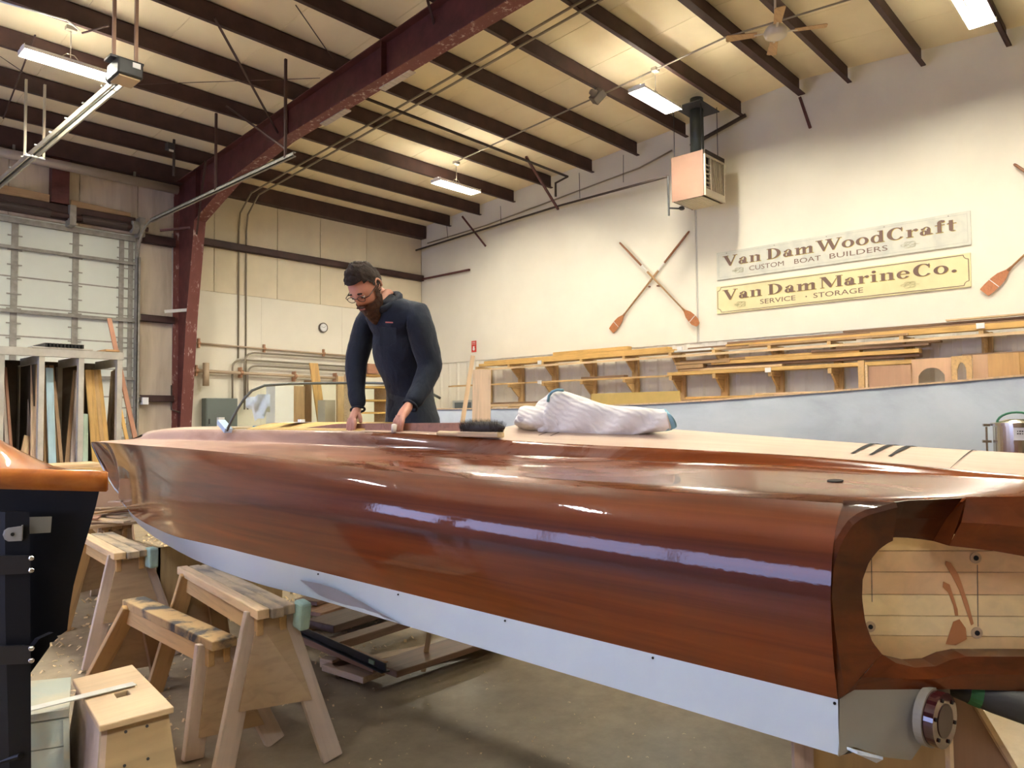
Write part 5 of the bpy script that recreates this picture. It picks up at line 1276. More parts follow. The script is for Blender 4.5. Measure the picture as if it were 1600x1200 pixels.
# far sawhorse with scraps
sD = sawhorse(.66, (160, 822), (205, 815), (140, 806), (180, 800), [tuple(on(150, 930, 2, 0))[:2], tuple(on(205, 925, 2, 0))[:2], tuple(on(128, 915, 2, 0))[:2], tuple(on(170, 910, 2, 0))[:2]], 'rear sawhorse under the bow carrying a heap of scraps', gusset=True)
cx = (sD[1]+sD[2])/2
MB().bb((cx.x-.5, cx.y-.5, .662), (cx.x+.9, cx.y+.6, .682)).build('plywood_sheet', ply, None, 'plywood sheet laid on the rear sawhorse under the bow', 'sheet')
rnd = random.Random(5)
sc_m = [ply, pineL, mahraw, oak, tanb]
for k in range(22):
    a = rnd.uniform(0, PI); L = rnd.uniform(.12, .5); p = V((cx.x+rnd.uniform(-.4, .75), cx.y+rnd.uniform(-.42, .5), .69+.012*(k % 5)))
    d = V((math.cos(a), math.sin(a), rnd.uniform(-.03, .06)))*L/2
    board('wood_scrap', p-d+V((0, 0, .01)), p+d+V((0, 0, .01)), rnd.uniform(.03, .12), .012, sc_m[k % 5], None, 'loose wood scrap in the heap on the plywood under the bow', 'wood scrap', 'scraps heaped under the bow')
# plywood cradle under the bow and sheets behind
a = B(0, 6.6, 0).y
cr = thing('bow_cradle', (B(3.15, 0, 0).x, a, 0), 'upright plywood cradle holding up the bow', 'cradle')
x0c = on(246, 900, 1, a).x
MB().bb((x0c, a, 0), (x0c+.95, a+.02, B(0, 0, .33).z)).build('cradle_panel', wood('cradle_ply', (.56, .40, .20), axis=2), cr)
MB().bb((x0c, a, 0), (x0c+.02, a+.55, B(0, 0, .33).z)).build('cradle_panel', wood('cradle_ply', (.56, .40, .20), axis=2), cr)
tb = at(165, 790, 7.6)
tcm = plain('cardboard', (.40, .25, .14), .8, var=.12, s=3)
for (pts, d_, lab) in ((((140, 752), (200, 760), (215, 900), (118, 905)), 7.3, 'large tan cardboard sheet propped up behind the bow'), (((150, 905), (178, 880), (205, 945), (120, 948)), 6.6, 'darker cardboard flap standing low behind the sawhorses')):
    P = [at(x_, y_, d_) for x_, y_ in pts]; lo = min(p.z for p in P)
    P = [V((p.x, p.y, 0.0 if i > 1 else p.z)) for i, p in enumerate(P)]
    MB().prism(P, (CF*V((1, 1, 0))).normalized()*.01).build('cardboard_sheet', tcm, None, lab, 'cardboard')
wbn = at(120, 730, 9.4)
e = thing('workbench', (wbn.x, wbn.y, 0), 'low long workbench with pale top edge seen behind the bow', 'workbench')
a, b_ = on(60, 729, 2, wbn.z), on(162, 727, 2, wbn.z)
MB().bb((a.x, a.y-.0, wbn.z-.05), (b_.x+.2, a.y+.7, wbn.z)).build('bench_top', pineL, e)
MB().bb((a.x, a.y-.02, wbn.z-.16), (b_.x+.2, a.y, wbn.z-.05)).build('bench_apron', pine, e)
for x_ in (a.x+.05, b_.x+.1):
    for y_ in (a.y+.05, a.y+.62): MB().bb((x_, y_, 0), (x_+.08, y_+.08, wbn.z-.05)).build('leg', pine, e)
# ------------------------------------------------------------------ step stool, painted bench, steel rule
zs_ = .47
c4 = [on(x_, y_, 2, zs_) for x_, y_ in ((113, 1061), (207, 1038), (272, 1104), (155, 1134))]
stp = wood('stool_ply', (.66, .48, .29), dark=.85, s=5); stool = thing('step_stool', sum(c4, V())/4*1, 'plywood step stool with handle slot in its top, in the left foreground', 'step stool'); stool.location.z = 0
cc = sum(c4, V())/4
def inset(p, f): return cc+(p-cc)*f
# top with a real slot: build as ring of quads
ca, sa_ = (c4[1]-c4[0]), (c4[3]-c4[0])
def uv(u, v, z=0): return c4[0]*(1-u)*(1-v)+c4[1]*u*(1-v)+c4[2]*u*v+c4[3]*(1-u)*v+V((0, 0, z))
us = [0, .42, .62, 1]; vs_ = [0, .50, .60, 1]
m = MB(); t_ = -.022
g0 = [[m.bm.verts.new(uv(u, v)) for u in us] for v in vs_]; g1 = [[m.bm.verts.new(uv(u, v, t_)) for u in us] for v in vs_]
for i in range(3):
    for j in range(3):
        if (i, j) == (1, 1): continue
        m.bm.faces.new((g0[i][j], g0[i][j+1], g0[i+1][j+1], g0[i+1][j])); m.bm.faces.new((g1[i][j], g1[i+1][j], g1[i+1][j+1], g1[i][j+1]))
for k in range(3):
    for q in ((0, k, 0, k+1), (3, k, 3, k+1), (k, 0, k+1, 0), (k, 3, k+1, 3)): m.bm.faces.new((g0[q[0]][q[1]], g0[q[2]][q[3]], g1[q[2]][q[3]], g1[q[0]][q[1]]))
for q in ((1, 1, 1, 2), (2, 1, 2, 2), (1, 1, 2, 1), (1, 2, 2, 2)): m.bm.faces.new((g0[q[0]][q[1]], g0[q[2]][q[3]], g1[q[2]][q[3]], g1[q[0]][q[1]]))
m.build('stool_top', stp, stool, label='plywood top with a hand slot', bevel=.004)
I = [inset(p, .90)+V((0, 0, t_)) for p in c4]; O = [inset(p, 1.28) for p in c4]
for p in O: p.z = 0
def sidep(i, j, mat, nm='stool_side'):
    n_ = (I[j]-I[i]).cross(V((0, 0, 1))).normalized()
    MB().prism([I[i], I[j], O[j], O[i]], n_*(-.018 if (((I[i]+I[j])/2-cc).dot(n_) > 0) else .018)).build(nm, mat, stool)
sidep(3, 2, wood('stool_front', (.46, .33, .17), dark=.8, s=4)); sidep(0, 3, wood('stool_pink', (.60, .46, .38), dark=.9)); sidep(1, 2, stp); sidep(0, 1, stp)
f = lambda u, v: I[3]*(1-u)*(1-v)+I[2]*u*(1-v)+O[2]*u*v+O[3]*(1-u)*v
nf = (I[2]-I[3]).cross(V((0, 0, 1))).normalized(); nf = nf if ((I[2]+I[3])/2-cc).dot(nf) > 0 else -nf
for (u, v) in ((.35, .06), (.66, .06), (.33, .28), (.64, .28), (.33, .5), (.64, .5)):
    p = f(u, v); MB().tube([p, p+nf*.003], .005, 8).build('screw', darkgrey, stool)
p = f(.1, .33); MB().box(p+nf*.003, (.03, .003, .03), frame(V((nf.y, -nf.x, 0)))).build('sticker', plain('sticker_green', (.42, .50, .18), .7), stool, label='faded green sticker') if False else MB().prism([f(.08, .28), f(.19, .28), f(.19, .38), f(.08, .38)], nf*.002).build('sticker', plain('sticker_green', (.45, .50, .20), .7), stool, label='faded green sticker')
pb_m = stained('painted_boards', (.44, .50, .45), (.62, .55, .40), (1, 1, 1), 5, .45, .7)
pbn = thing('painted_bench', on(40, 1100, 2, .45)*1, 'low bench with worn pale green paint in the bottom left corner', 'bench'); pbn.location.z = 0
q4 = [on(x_, y_, 2, .45) for x_, y_ in ((-40, 1072), (111, 1058), (108, 1108), (-40, 1130))]
MB().prism(q4, (0, 0, -.025)).build('bench_top', pb_m, pbn, label='worn pale green top')
lo4 = [V((q4[3].x-.02, q4[3].y-.10, 0)), V((q4[2].x-.02, q4[2].y-.12, 0))]
a, b_ = q4[3]-V((0, 0, .03)), q4[2]-V((0, 0, .03))
for k in range(5):
    t0, t1 = k/5+.004, (k+1)/5-.004
    MB().prism([a.lerp(lo4[0], t0), b_.lerp(lo4[1], t0), b_.lerp(lo4[1], t1), a.lerp(lo4[0], t1)], (.006, .018, 0)).build('side_board', (pb_m, pb_m, wood('bare_patch', (.60, .42, .22)), pb_m, pb_m)[k], pbn)
MB().prism([q4[1]-V((0, 0, .03)), q4[2]-V((0, 0, .03)), lo4[1], V((q4[1].x, q4[1].y+.08, 0))], (-.018, 0, 0)).build('end_board', pb_m, pbn)
a, b_ = on(30, 1112, 2, .482), on(210, 1068, 2, .476)
ru = board('steel_rule', V(a), V(b_), .042, .003, plain('rule_metal', (.62, .62, .60), .35, metal=.5), None, 'long shiny steel ruler lying across the stool and the painted bench', 'ruler')
# ------------------------------------------------------------------ the black and orange boat at the left edge
bk = plain('black_gelcoat', (.004, .004, .004), .5, spec=.25); orv = varnish('orange_varnish')
for nd in orv.node_tree.nodes:
    if nd.type == 'VALTORGB' and abs(nd.color_ramp.elements[0].color[0]-.085) < .01:
        for e_, c_ in zip(nd.color_ramp.elements, ((.40, .11, .015), (.55, .17, .022), (.66, .23, .035))): e_.color = (*c_, 1)
ob = thing('small_boat', at(40, 900, 2.6)*1, 'small varnished orange boat with black stern at the left edge', 'boat'); ob.location.z = .75
D0 = 2.42; back = V((-.42, .9, 0)).normalized()
def A0(x_, y_, d_=D0): return at(x_, y_, d_)
pol = [(-60, 760), (0, 762), (80, 764), (155, 768), (150, 790), (143, 815), (134, 845), (124, 880), (115, 915), (109, 950), (105, 985), (95, 992), (60, 1003), (44, 1010), (38, 985), (14, 960), (9, 900), (8, 850), (2, 820), (-12, 800), (-60, 790)]
MB().prism([A0(*p) for p in pol], back*.05).build('stern_panel', bk, ob, label='black stern panel')
MB().prism([A0(p[0]-1.5 if p[0] > 90 else p[0]+3, p[1])+back*.05 for p in pol[3:13]]+[A0(*p)+back*.05 for p in pol[13:19]], back*.5+V((-.1, 0, 0))).build('hull_planking', wood('tan_planking', (.46, .28, .12)), ob)
band = [(x_, 731+x_*.03, 764+x_*.026) for x_ in (-80, -20, 40, 100, 150, 166)]
MB().grid([[A0(x_, yl, D0-.01), A0(x_, (yl+yt)/2+1, D0-.045), A0(x_, yt+3, D0-.04), A0(x_, yt, D0-.02)] for x_, yt, yl in band]+[[A0(169, 765, D0+.05), A0(169, 755, D0+.05), A0(169, 745, D0+.05), A0(169, 738, D0+.05)]]).build('rub_rail', orv, ob, smooth=True, label='glossy orange rubbing strake')
crest = [(-80, 650), (-20, 680), (0, 690), (22, 702), (50, 716), (78, 728), (110, 733.5), (150, 735), (168, 736)]
rows = []
for x_, y_ in crest:
    r = []
    for k in range(6):
        t = k/5; yt = 731+x_*.03; r.append(A0(x_+6*t*(1 if x_ < 100 else .2), yt+(y_-yt)*math.sin(t*PI/2), D0-.02+.32*t))
    rows.append(r)
MB().grid(rows).build('aft_deck', orv, ob, smooth=True, label='curved orange varnished deck')
# rudder post with fittings, on blocking
MB().prism([A0(8, 800, 2.34), A0(46, 800, 2.34), A0(48, 1050, 2.34), A0(49, 1260, 2.34), A0(16, 1260, 2.34), A0(8, 950, 2.34)], back*.07).build('rudder_post', bk, ob, label='black square rudder post')
MB().prism([A0(42, 1023, 2.38), A0(62, 998, 2.38), A0(84, 988, 2.38), A0(91, 996, 2.38), A0(84, 1003, 2.38), A0(78, 1004, 2.38), A0(78, 1010, 2.38), A0(46, 1054, 2.38)], back*.02).build('skeg_bracket', bk, ob)
for y_ in (884, 1025):
    MB().prism([A0(-40, y_-15, 2.31), A0(48, y_-16, 2.31), A0(48, y_+12, 2.31), A0(-40, y_+16, 2.31)], back*.03).build('pintle_strap', plain('strap_black', (.015, .015, .017), .3), ob)
    for dy_ in (-9, 10): MB().ball(A0(49, y_+dy_-3, 2.30), .0085).build('bolt_head', plain('chrome', (.7, .7, .7), .2, metal=1), ob)
gb = plain('bracket_grey', (.30, .29, .26), .5, metal=.2)
MB().prism([A0(45, 808, 2.385), A0(79, 807, 2.385), A0(77, 832, 2.385), A0(43, 834, 2.385)], back*-.006).build('tiller_plate', gb, ob)
P = [A0(35, 822, 2.33), A0(34, 845, 2.33), A0(15, 846, 2.33), A0(10, 843, 2.33), A0(7, 836, 2.33), A0(9, 829, 2.33), A0(15, 825, 2.33)]
MB().prism(P, back*.008).build('gudgeon_eye', gb, ob); MB().tube([A0(19.5, 835, 2.329), A0(19.5, 835, 2.324)], .0055, 12).build('eye_hole', blackm, ob)
MB().prism([A0(35, 822, 2.33), A0(43, 812, 2.38), A0(43, 834, 2.38), A0(34, 845, 2.33)], back*.006).build('tiller_plate', gb, ob)
MB().tube([A0(2, 1190, 2.36), A0(32, 1181, 2.33)], .009, 8).build('stop_pin', bk, ob)
a, b_ = A0(6, 1060, 2.5), A0(14, 1190, 2.5)
board('blocking_board', V((b_.x, b_.y, .0))+V((0, 0, .02)), V((a.x, a.y, a.z)), .06, .03, pineD, None, 'weathered board upright behind the black rudder post', 'board', up=(-.6, -.7, 0))
c = at(-60, 1000, 2.9); MB().bb((c.x-.25, c.y-.2, 0), (c.x+.16, c.y+.2, .80)).build('boat_stand', plain('red_stand', (.40, .06, .04), .6), None, 'red stand holding the small boat at the left edge', 'stand')
# ------------------------------------------------------------------ lumber under the mahogany boat
dk2 = wood('dark_plank', (.20, .11, .065)); rs = wood('reddish_plank', (.36, .19, .10))
def fboard(p0, p1, wd, th, z, mat, label, g='boards lying under the boat', cat='board'):
    a, b_ = on(*p0, 2, z), on(*p1, 2, z); board('floor_board', a+V((0, 0, th/2)), b_+V((0, 0, th/2)), wd, th, mat, None, label, cat, g)
board('bearer', on(520, 1052, 2, .02)+V((0, 0, .02)), on(850, 985, 2, .02)+V((0, 0, .02)), .09, .05, pineD, None, 'near bearer timber under the stacked dark boards', 'board')
board('bearer', on(470, 985, 2, .02)+V((0, 0, .02)), on(760, 930, 2, .02)+V((0, 0, .02)), .09, .05, pineD, None, 'far bearer timber under the stacked dark boards', 'board')
fboard((600, 1052), (790, 990), .22, .035, .075, dk2, 'nearest wide dark board under the boat')
fboard((520, 1015), (720, 950), .10, .05, .075, dk2, 'narrow dark board under the boat behind the nearest one')
fboard((500, 985), (690, 925), .26, .05, .075, wood('dark_plank2', (.13, .08, .055)), 'very dark thick board under the boat near the sawhorse')
fboard((485, 962), (640, 912), .2, .03, .075, rs, 'reddish board under the boat farther back')
fboard((478, 945), (600, 900), .2, .03, .11, dk2, 'dark board lying farthest back under the boat')
fboard((440, 985), (595, 1048), .10, .04, .075, rs, 'reddish board running lengthwise beneath the black angle bar')
a, b_ = on(462, 985, 2, .14), on(603, 1050, 2, .14)
m = MB(); bars = thing('angle_bar', (a+b_)/2, 'long black angle bar with green label under the boat', 'angle bar'); bars.location.z = .12
MB().bar(a, b_, .05, .006).build('flange', black, bars); MB().bar(a+V((0, 0, .02)), b_+V((0, 0, .02)), .006, .045).build('flange', black, bars)
q = a.lerp(b_, .87); MB().box(q+V((-.006, -.004, .022)), (.05, .008, .02), frame(b_-a)).build('green_label', plain('lab_green', (.30, .42, .25), .6), bars, label='small green label')
fboard((520, 1042), (585, 1062), .16, .035, .03, tanb, 'tan block of wood in front of the angle bar', cat='block')
fboard((505, 1040), (525, 1044), .06, .05, .03, tanb, 'small tan cleat on the floor left of the tan block', cat='block')
# ------------------------------------------------------------------ stern cradle and dark hose at the lower right
cp = wood('stern_ply', (.50, .33, .14), dark=.8, axis=2, s=4); cp2 = wood('stern_ply_red', (.34, .19, .11), dark=.8, axis=2, s=4)
sc = thing('stern_cradle', T(1450, 1190, .3)*1, 'plywood cradle standing under the stern in the lower right corner', 'cradle'); sc.location.z = 0
def flr(p): return V((p.x, p.y, 0))
P = [T(1268, 1183, .12), T(1316, 1185, .12)]
def wallp(px0, px1, ytops, off, mat, th=.018):
    a, b_ = T(px0, ytops[0], off), T(px1, ytops[1], off)
    MB().prism([a, b_, flr(b_), flr(a)], nT*th).build('cradle_panel', mat, sc)
wallp(1298, 1490, (1172, 1172), .11, cp); wallp(1268, 1300, (1190, 1188), .10, wood('ply_edge', (.50, .36, .27), axis=2))
wallp(1484, 1519, (1082, 1082), .11, cp); wallp(1518, 1524, (1080, 1080), .09, pineL, .03)
a, b_, c_ = T(1524, 1082, .12), T(1550, 1090, .12), T(1640, 1240, .12)
MB().prism([a, b_, c_, flr(c_), flr(a)], nT*.018).build('cradle_panel', cp2, sc)
MB().bar(b_, c_, .03, .012).build('panel_edge', pineL, sc)
p0, p1 = T(1506, 1085, .06), T(1700, 1128, -.05)
hs = thing('exhaust_pipe', p0*1, 'dark tapered exhaust pipe leaving the stern with a bit of green tape', 'pipe')
MB().tube([p0, p0.lerp(p1, .3), p1], [.022, .033, .045], 20).build('pipe_body', plain('rubber', (.035, .035, .033), .55), hs, smooth=True)
MB().tube([p0-(p1-p0)*.16, p0-(p1-p0)*.02], .036, 24).build('pipe_collar', fl_m, hs); MB().tube([p0-(p1-p0)*.10, p0-(p1-p0)*.06], .04, 24).build('pipe_collar', prim, hs)
q = p0.lerp(p1, .18)
MB().tube([p0.lerp(p1, .14), p0.lerp(p1, .22)], [.0285, .0315], 20).build('green_tape', plain('tape_green', (.03, .16, .05), .6), hs)
# ------------------------------------------------------------------ shavings and dust on the floor
def shavings(n, box, label, seed, mat, parent_label=None, sz=(.008, .035)):
    r = random.Random(seed); m = MB()
    for k in range(n):
        x_ = r.uniform(box[0], box[1]); y_ = r.uniform(box[2], box[3]); a = r.uniform(0, 2*PI); L = r.uniform(*sz); w_ = L*r.uniform(.3, .6); z_ = .002
        d = V((math.cos(a), math.sin(a), 0)); s = V((-d.y, d.x, 0)); c_ = V((x_, y_, z_)); h_ = L*r.uniform(.1, .5)
        v = [m.bm.verts.new(c_+d*(L*(t-.5))+s*w_*q+V((0, 0, h_*math.sin(t*PI)))) for t in (0, .5, 1) for q in (-.5, .5)]
        m.bm.faces.new((v[0], v[2], v[3], v[1])); m.bm.faces.new((v[2], v[4], v[5], v[3]))
    return m.build('wood_shavings', mat, None, label, 'shavings', None, 'stuff')
shm = plain('shaving', (.72, .55, .32), .8)
shavings(1500, (1.3, 4.6, 5.2, 9.5), 'pale wood shavings littering the floor behind the sawhorses', 1, shm, sz=(.012, .06))
shavings(900, (.9, 3.2, 3.4, 5.6), 'scattered wood chips on the floor around the sawhorses', 2, shm)
shavings(300, (.9, 3.0, 1.4, 3.4), 'a few small wood chips on the bare floor in front of the hull', 3, shm, sz=(.004, .016))
# ------------------------------------------------------------------ skinned shapes
def skin(name, pts, edges, rad, root=0, sub=2, mats=None):
    me = bpy.data.meshes.new(name); me.from_pydata([tuple(p) for p in pts], edges, [])
    o = bpy.data.objects.new(name, me); COL.objects.link(o)
    md = o.modifiers.new('skin', 'SKIN'); md.use_smooth_shade = True; md.branch_smoothing = .6
    if not me.skin_vertices: me.attributes  # layer is created below
    if len(me.skin_vertices) == 0:
        bm = bmesh.new(); bm.from_mesh(me); bm.verts.layers.skin.verify(); bm.to_mesh(me); bm.free()
    L = me.skin_vertices[0].data
    for i, r in enumerate(rad):
        L[i].radius = (r, r) if isinstance(r, (int, float)) else r; L[i].use_root = (i == root)
    sb = o.modifiers.new('sub', 'SUBSURF'); sb.levels = sub; sb.render_levels = sub
    dg = bpy.context.evaluated_depsgraph_get(); m2 = bpy.data.meshes.new_from_object(o.evaluated_get(dg))
    bpy.data.objects.remove(o); bpy.data.meshes.remove(me)
    m2.name = name; m2.polygons.foreach_set('use_smooth', [True]*len(m2.polygons))
    o = bpy.data.objects.new(name, m2); COL.objects.link(o); m2.materials.clear()
    for m in (mats or []): m2.materials.append(m)
    return o
def cloth(name, c, c2):
    mt, n, b = nt(name); t = tex(n, s=9, detail=6); n.links.new(ramp(n, t, [(.3, c), (.7, c2)]), b.inputs['Base Color'])
    b.inputs['Roughness'].default_value = .9; b.inputs['Sheen Weight'].default_value = .05; t2 = tex(n, (1, 1, .6), s=11, detail=3, dist=1.5); bump(n, b, t2, .45, .02); return mt
navy = cloth('navy_sweater', (.006, .010, .021), (.011, .018, .033)); pants = cloth('dark_trousers', (.018, .024, .034), (.030, .038, .050)); shoe = plain('shoe', (.03, .02, .015), .6)
skinm = plain('skin', (.56, .27, .19), .5, var=.12, s=14, bmp=.1); hairm = plain('hair', (.026, .013, .007), .85, var=.4, s=40, bmp=.9); beardm = plain('beard', (.075, .032, .016), .75, var=.5, s=45, bmp=1)
pj = lambda x_, y_, d_: at(x_, y_, d_)
floorz = B(0, 0, .38).z
pel = pj(646, 634, 4.14); hipR = pel+V((0, .10, -.06)); hipL = pel+V((0, -.10, -.06))
body_p = [pel, pj(641, 603, 4.12), pj(630, 560, 4.07), pj(620, 520, 4.02), pj(613, 490, 3.98), pj(600, 466, 3.93)]
body_r = [(.185, .155), (.175, .15), (.185, .155), (.195, .155), (.16, .13), (.07, .07)]
P = list(body_p); Rr = list(body_r); E_ = [(i, i+1) for i in range(5)]
def add(p, r, frm): P.append(p); Rr.append(r); E_.append((frm, len(P)-1)); return len(P)-1
wR, wL = pj(559, 640, 3.98), pj(641, 634, 3.74)
sR = add(pj(583, 488, 4.10), .10, 4); a = add(pj(566, 525, 4.12), .075, sR); eR = add(pj(556, 572, 4.10), .063, a); a = add(pj(557, 608, 4.03), .053, eR); add(wR, .041, a)
sL = add(pj(650, 492, 3.90), .108, 4); a = add(pj(663, 530, 3.89), .082, sL); eL = add(pj(672, 575, 3.90), .070, a); a = add(pj(659, 606, 3.82), .058, eL); add(wL, .042, a)
for hip in (hipR, hipL):
    s_ = .1 if hip is hipR else -.1
    h = add(hip, .12, 0); k = add(V((pel.x-.03, pel.y+s_*1.25, floorz+.47)), .078, h); an = add(V((pel.x+.03, pel.y+s_*1.3, floorz+.10)), .056, k); add(V((pel.x-.16, pel.y+s_*1.4, floorz+.035)), .042, an)
man = thing('person', (pel.x, pel.y, floorz), 'bearded person in dark sweater and glasses leaning with both hands on a board', 'person')
bd = skin('body', P, E_, Rr, 0, 2, [navy, pants, shoe])
for p in bd.data.polygons:
    c = p.center; zt_ = pj(640, 618, 4.1).z
    p.material_index = 2 if c.z < floorz+.11 else (1 if (c.z < zt_ and (c-pel).length < .34 and (c-wL).length > .17 and (c-wR).length > .2) or c.z < pel.z-.2 else 0)
for v in bd.data.vertices:
    if v.co.z > floorz+.3:
        n_ = noise.noise(v.co*9)*.008+noise.noise(v.co*22)*.004; v.co += v.normal*n_
attach(bd, man)
# hem, cuffs, collar, pocket
def ring(c, d, r, t, mat, name, sc=(1, 1), parent=man, n=28, label=None):
    d = V(d).normalized(); a = d.orthogonal().normalized(); b_ = d.cross(a); m = MB()
    pts = [V(c)+a*math.cos(k*2*PI/n)*r*sc[0]+b_*math.sin(k*2*PI/n)*r*sc[1] for k in range(n+1)]
    m.tube(pts, t, 8, cap=False); return m.build(name, mat, parent, smooth=True, label=label)
ring(wR, pj(557, 608, 4.03)-wR, .037, .0065, navy, 'cuff'); ring(wL, pj(660, 606, 3.82)-wL, .038, .0065, navy, 'cuff')
ring(pj(605, 472, 3.94), pj(600, 466, 3.93)-pj(613, 490, 3.98), .072, .020, navy, 'collar')
pk = [pj(593, 511, 3.80), pj(619, 512, 3.78), pj(619, 541, 3.79), pj(594, 540, 3.81)]
MB().prism(pk, (CAM-pk[0]).normalized()*.004).build('chest_pocket', navy, man)
MB().prism([pj(602, 502.5, 3.785), pj(614, 503, 3.78), pj(614, 505, 3.78), pj(602, 504.5, 3.785)], (CAM-pk[0]).normalized()*.004).build('chest_lettering', plain('red_thread', (.45, .12, .10), .7), man, label='small red stitched mark')
# ---- head
hc = pj(571, 448, 3.86)
pit = math.radians(48); yw = math.radians(14)      # pitched down, turned slightly to the camera
f0 = V((-math.cos(yw), -math.sin(yw)*-.0-math.sin(yw), 0)).normalized()
fw = f0*math.cos(pit)-V((0, 0, 1))*math.sin(pit); up_ = f0*math.sin(pit)+V((0, 0, 1))*math.cos(pit); sd = up_.cross(fw)
HM = Matrix((fw, sd, up_)).transposed().to_4x4(); HM.translation = hc
def head_shape(p):
    """p on a unit sphere: x forward, y side, z up"""
    x, y, z = p; q = V((x*.100, y*.077, z*.122))
    if z < 0: q.y *= 1-.28*min(1, -z)**1.3; q.x = q.x*(1-.10*-z)+.012*(-z)
    if x < 0 and z < -.2: q.x *= 1-.25*(-z-.2)
    if x > .5: q.x -= .006*max(0, z)
    # eye sockets, nose, brow, lips
    def g(cy, cz, sy, sz, h): 
        return h*math.exp(-((y-cy)/sy)**2-((z-cz)/sz)**2) if x > .2 else 0
    q.x += g(0, -.13, .16, .20, .020)+g(0, -.26, .17, .09, .012)+g(0, .16, .6, .08, .005)+g(0, -.55, .25, .08, .005)+g(0, -.85, .3, .15, .006)
    q.x -= g(.42, .02, .2, .10, .009)+g(-.42, .02, .2, .10, .009)
    return q
def ball_shape(fn, name, mat, u=48, v=36, cond=None, parent=man, M=HM):
    m = MB(); q = bmesh.ops.create_uvsphere(m.bm, u_segments=u, v_segments=v, radius=1)
    if cond: bmesh.ops.delete(m.bm, geom=[x for x in m.bm.verts if not cond(x.co)], context='VERTS')
    for x in m.bm.verts: x.co = M @ fn(x.co.copy())
    return m.build(name, mat, parent, smooth=True)
ball_shape(head_shape, 'head', skinm)
MB().tube([HM @ V((-.02, 0, -.07)), HM @ V((-.045, 0, -.12)), pj(603, 470, 3.94)], [.056, .058, .066], 16).build('neck', skinm, man, smooth=True)
def hair_fn(p):
    q = head_shape(p); n_ = 1.085+.07*noise.noise(p*4)+.08*max(0, p.z)+.05*noise.noise(p*13); return q*n_+V((.0, 0, .006))
ball_shape(hair_fn, 'hair', hairm, 56, 44, lambda c: (c.z > .38 or (c.x < .05 and c.z > -.35) or (c.x < .32 and c.z > .05)) and not (c.x > .6 and c.z < .5))
def beard_fn(p):
    q = head_shape(p); dn = max(0, -p.z-.25); n_ = 1.07+.05*noise.noise(p*6)+.05*noise.noise(p*17)
    return V((q.x, q.y*(1+.25*dn), q.z))*n_+V((.036*dn, 0, -.14*dn**1.3))
ball_shape(beard_fn, 'beard', beardm, 56, 44, lambda c: c.z < -.30 and c.x > -.15 and not (abs(c.y) < .2 and c.z > -.34) or (abs(c.y) > .72 and c.z < .05 and c.x > -.1 and c.x < .38))
MB().box(HM @ V((.112, 0, -.049)), (.012, .05, .010), HM.to_3x3()).build('moustache', beardm, man, bevel=.004)
MB().box(HM @ V((.106, 0, -.064)), (.012, .034, .007), HM.to_3x3()).build('mouth', plain('lips', (.42, .14, .11), .5), man, bevel=.002)
for s in (-1, 1):
    MB().ball(HM @ V((.083, s*.031, .004)), .012).build('eye', white, man, smooth=True); MB().ball(HM @ V((.0925, s*.031, .0)), .0052).build('iris', darkgrey, man, smooth=True)
    MB().ball(HM @ V((.086, s*.031, .010)), .0125, (1, 1.2, .6)).build('eyelid', skinm, man, smooth=True)
    MB().box(HM @ V((.095, s*.032, .026)), (.008, .030, .006), HM.to_3x3()).build('eyebrow', hairm, man, bevel=.002)
    m = MB().tube([HM @ V((-.012+.020*math.cos(t), s*(.076+.006*math.sin(t*.5)), .0+.030*math.sin(t))) for t in [k*PI/7 for k in range(-5, 10)]], .006, 8)
    m.ball(HM @ V((-.008, s*.074, -.002)), .017, (1, .5, 1.4)); m.build('ear', skinm, man, smooth=True)
# glasses
gm = plain('glasses_frame', (.03, .02, .02), .3); gl2 = glass('lens_glass', (.9, .92, .95))
gs = MB()
for s in (-1, 1):
    pts = [HM @ V((.106, s*.033+.024*math.cos(t), .0+.017*math.sin(t))) for t in [k*PI/8 for k in range(17)]]
    gs.tube(pts, .0018, 6, cap=False)
    gs.tube([HM @ V((.106, s*.057, .004)), HM @ V((.09, s*.078, .004)), HM @ V((-.01, s*.083, .006)), HM @ V((-.03, s*.080, -.012))], .0022, 6)
gs.tube([HM @ V((.107, -.009, .004)), HM @ V((.11, 0, .007)), HM @ V((.107, .009, .004))], .0018, 6)
G_ = gs.build('glasses', gm, man, label='thin dark-framed glasses')
for s in (-1, 1):
    pts = [HM @ V((.106, s*.033+.023*math.cos(t), .0+.016*math.sin(t))) for t in [k*PI/8 for k in range(16)]]
    m = MB(); m.bm.faces.new([m.bm.verts.new(p) for p in pts]); m.build('lens', gl2, G_)
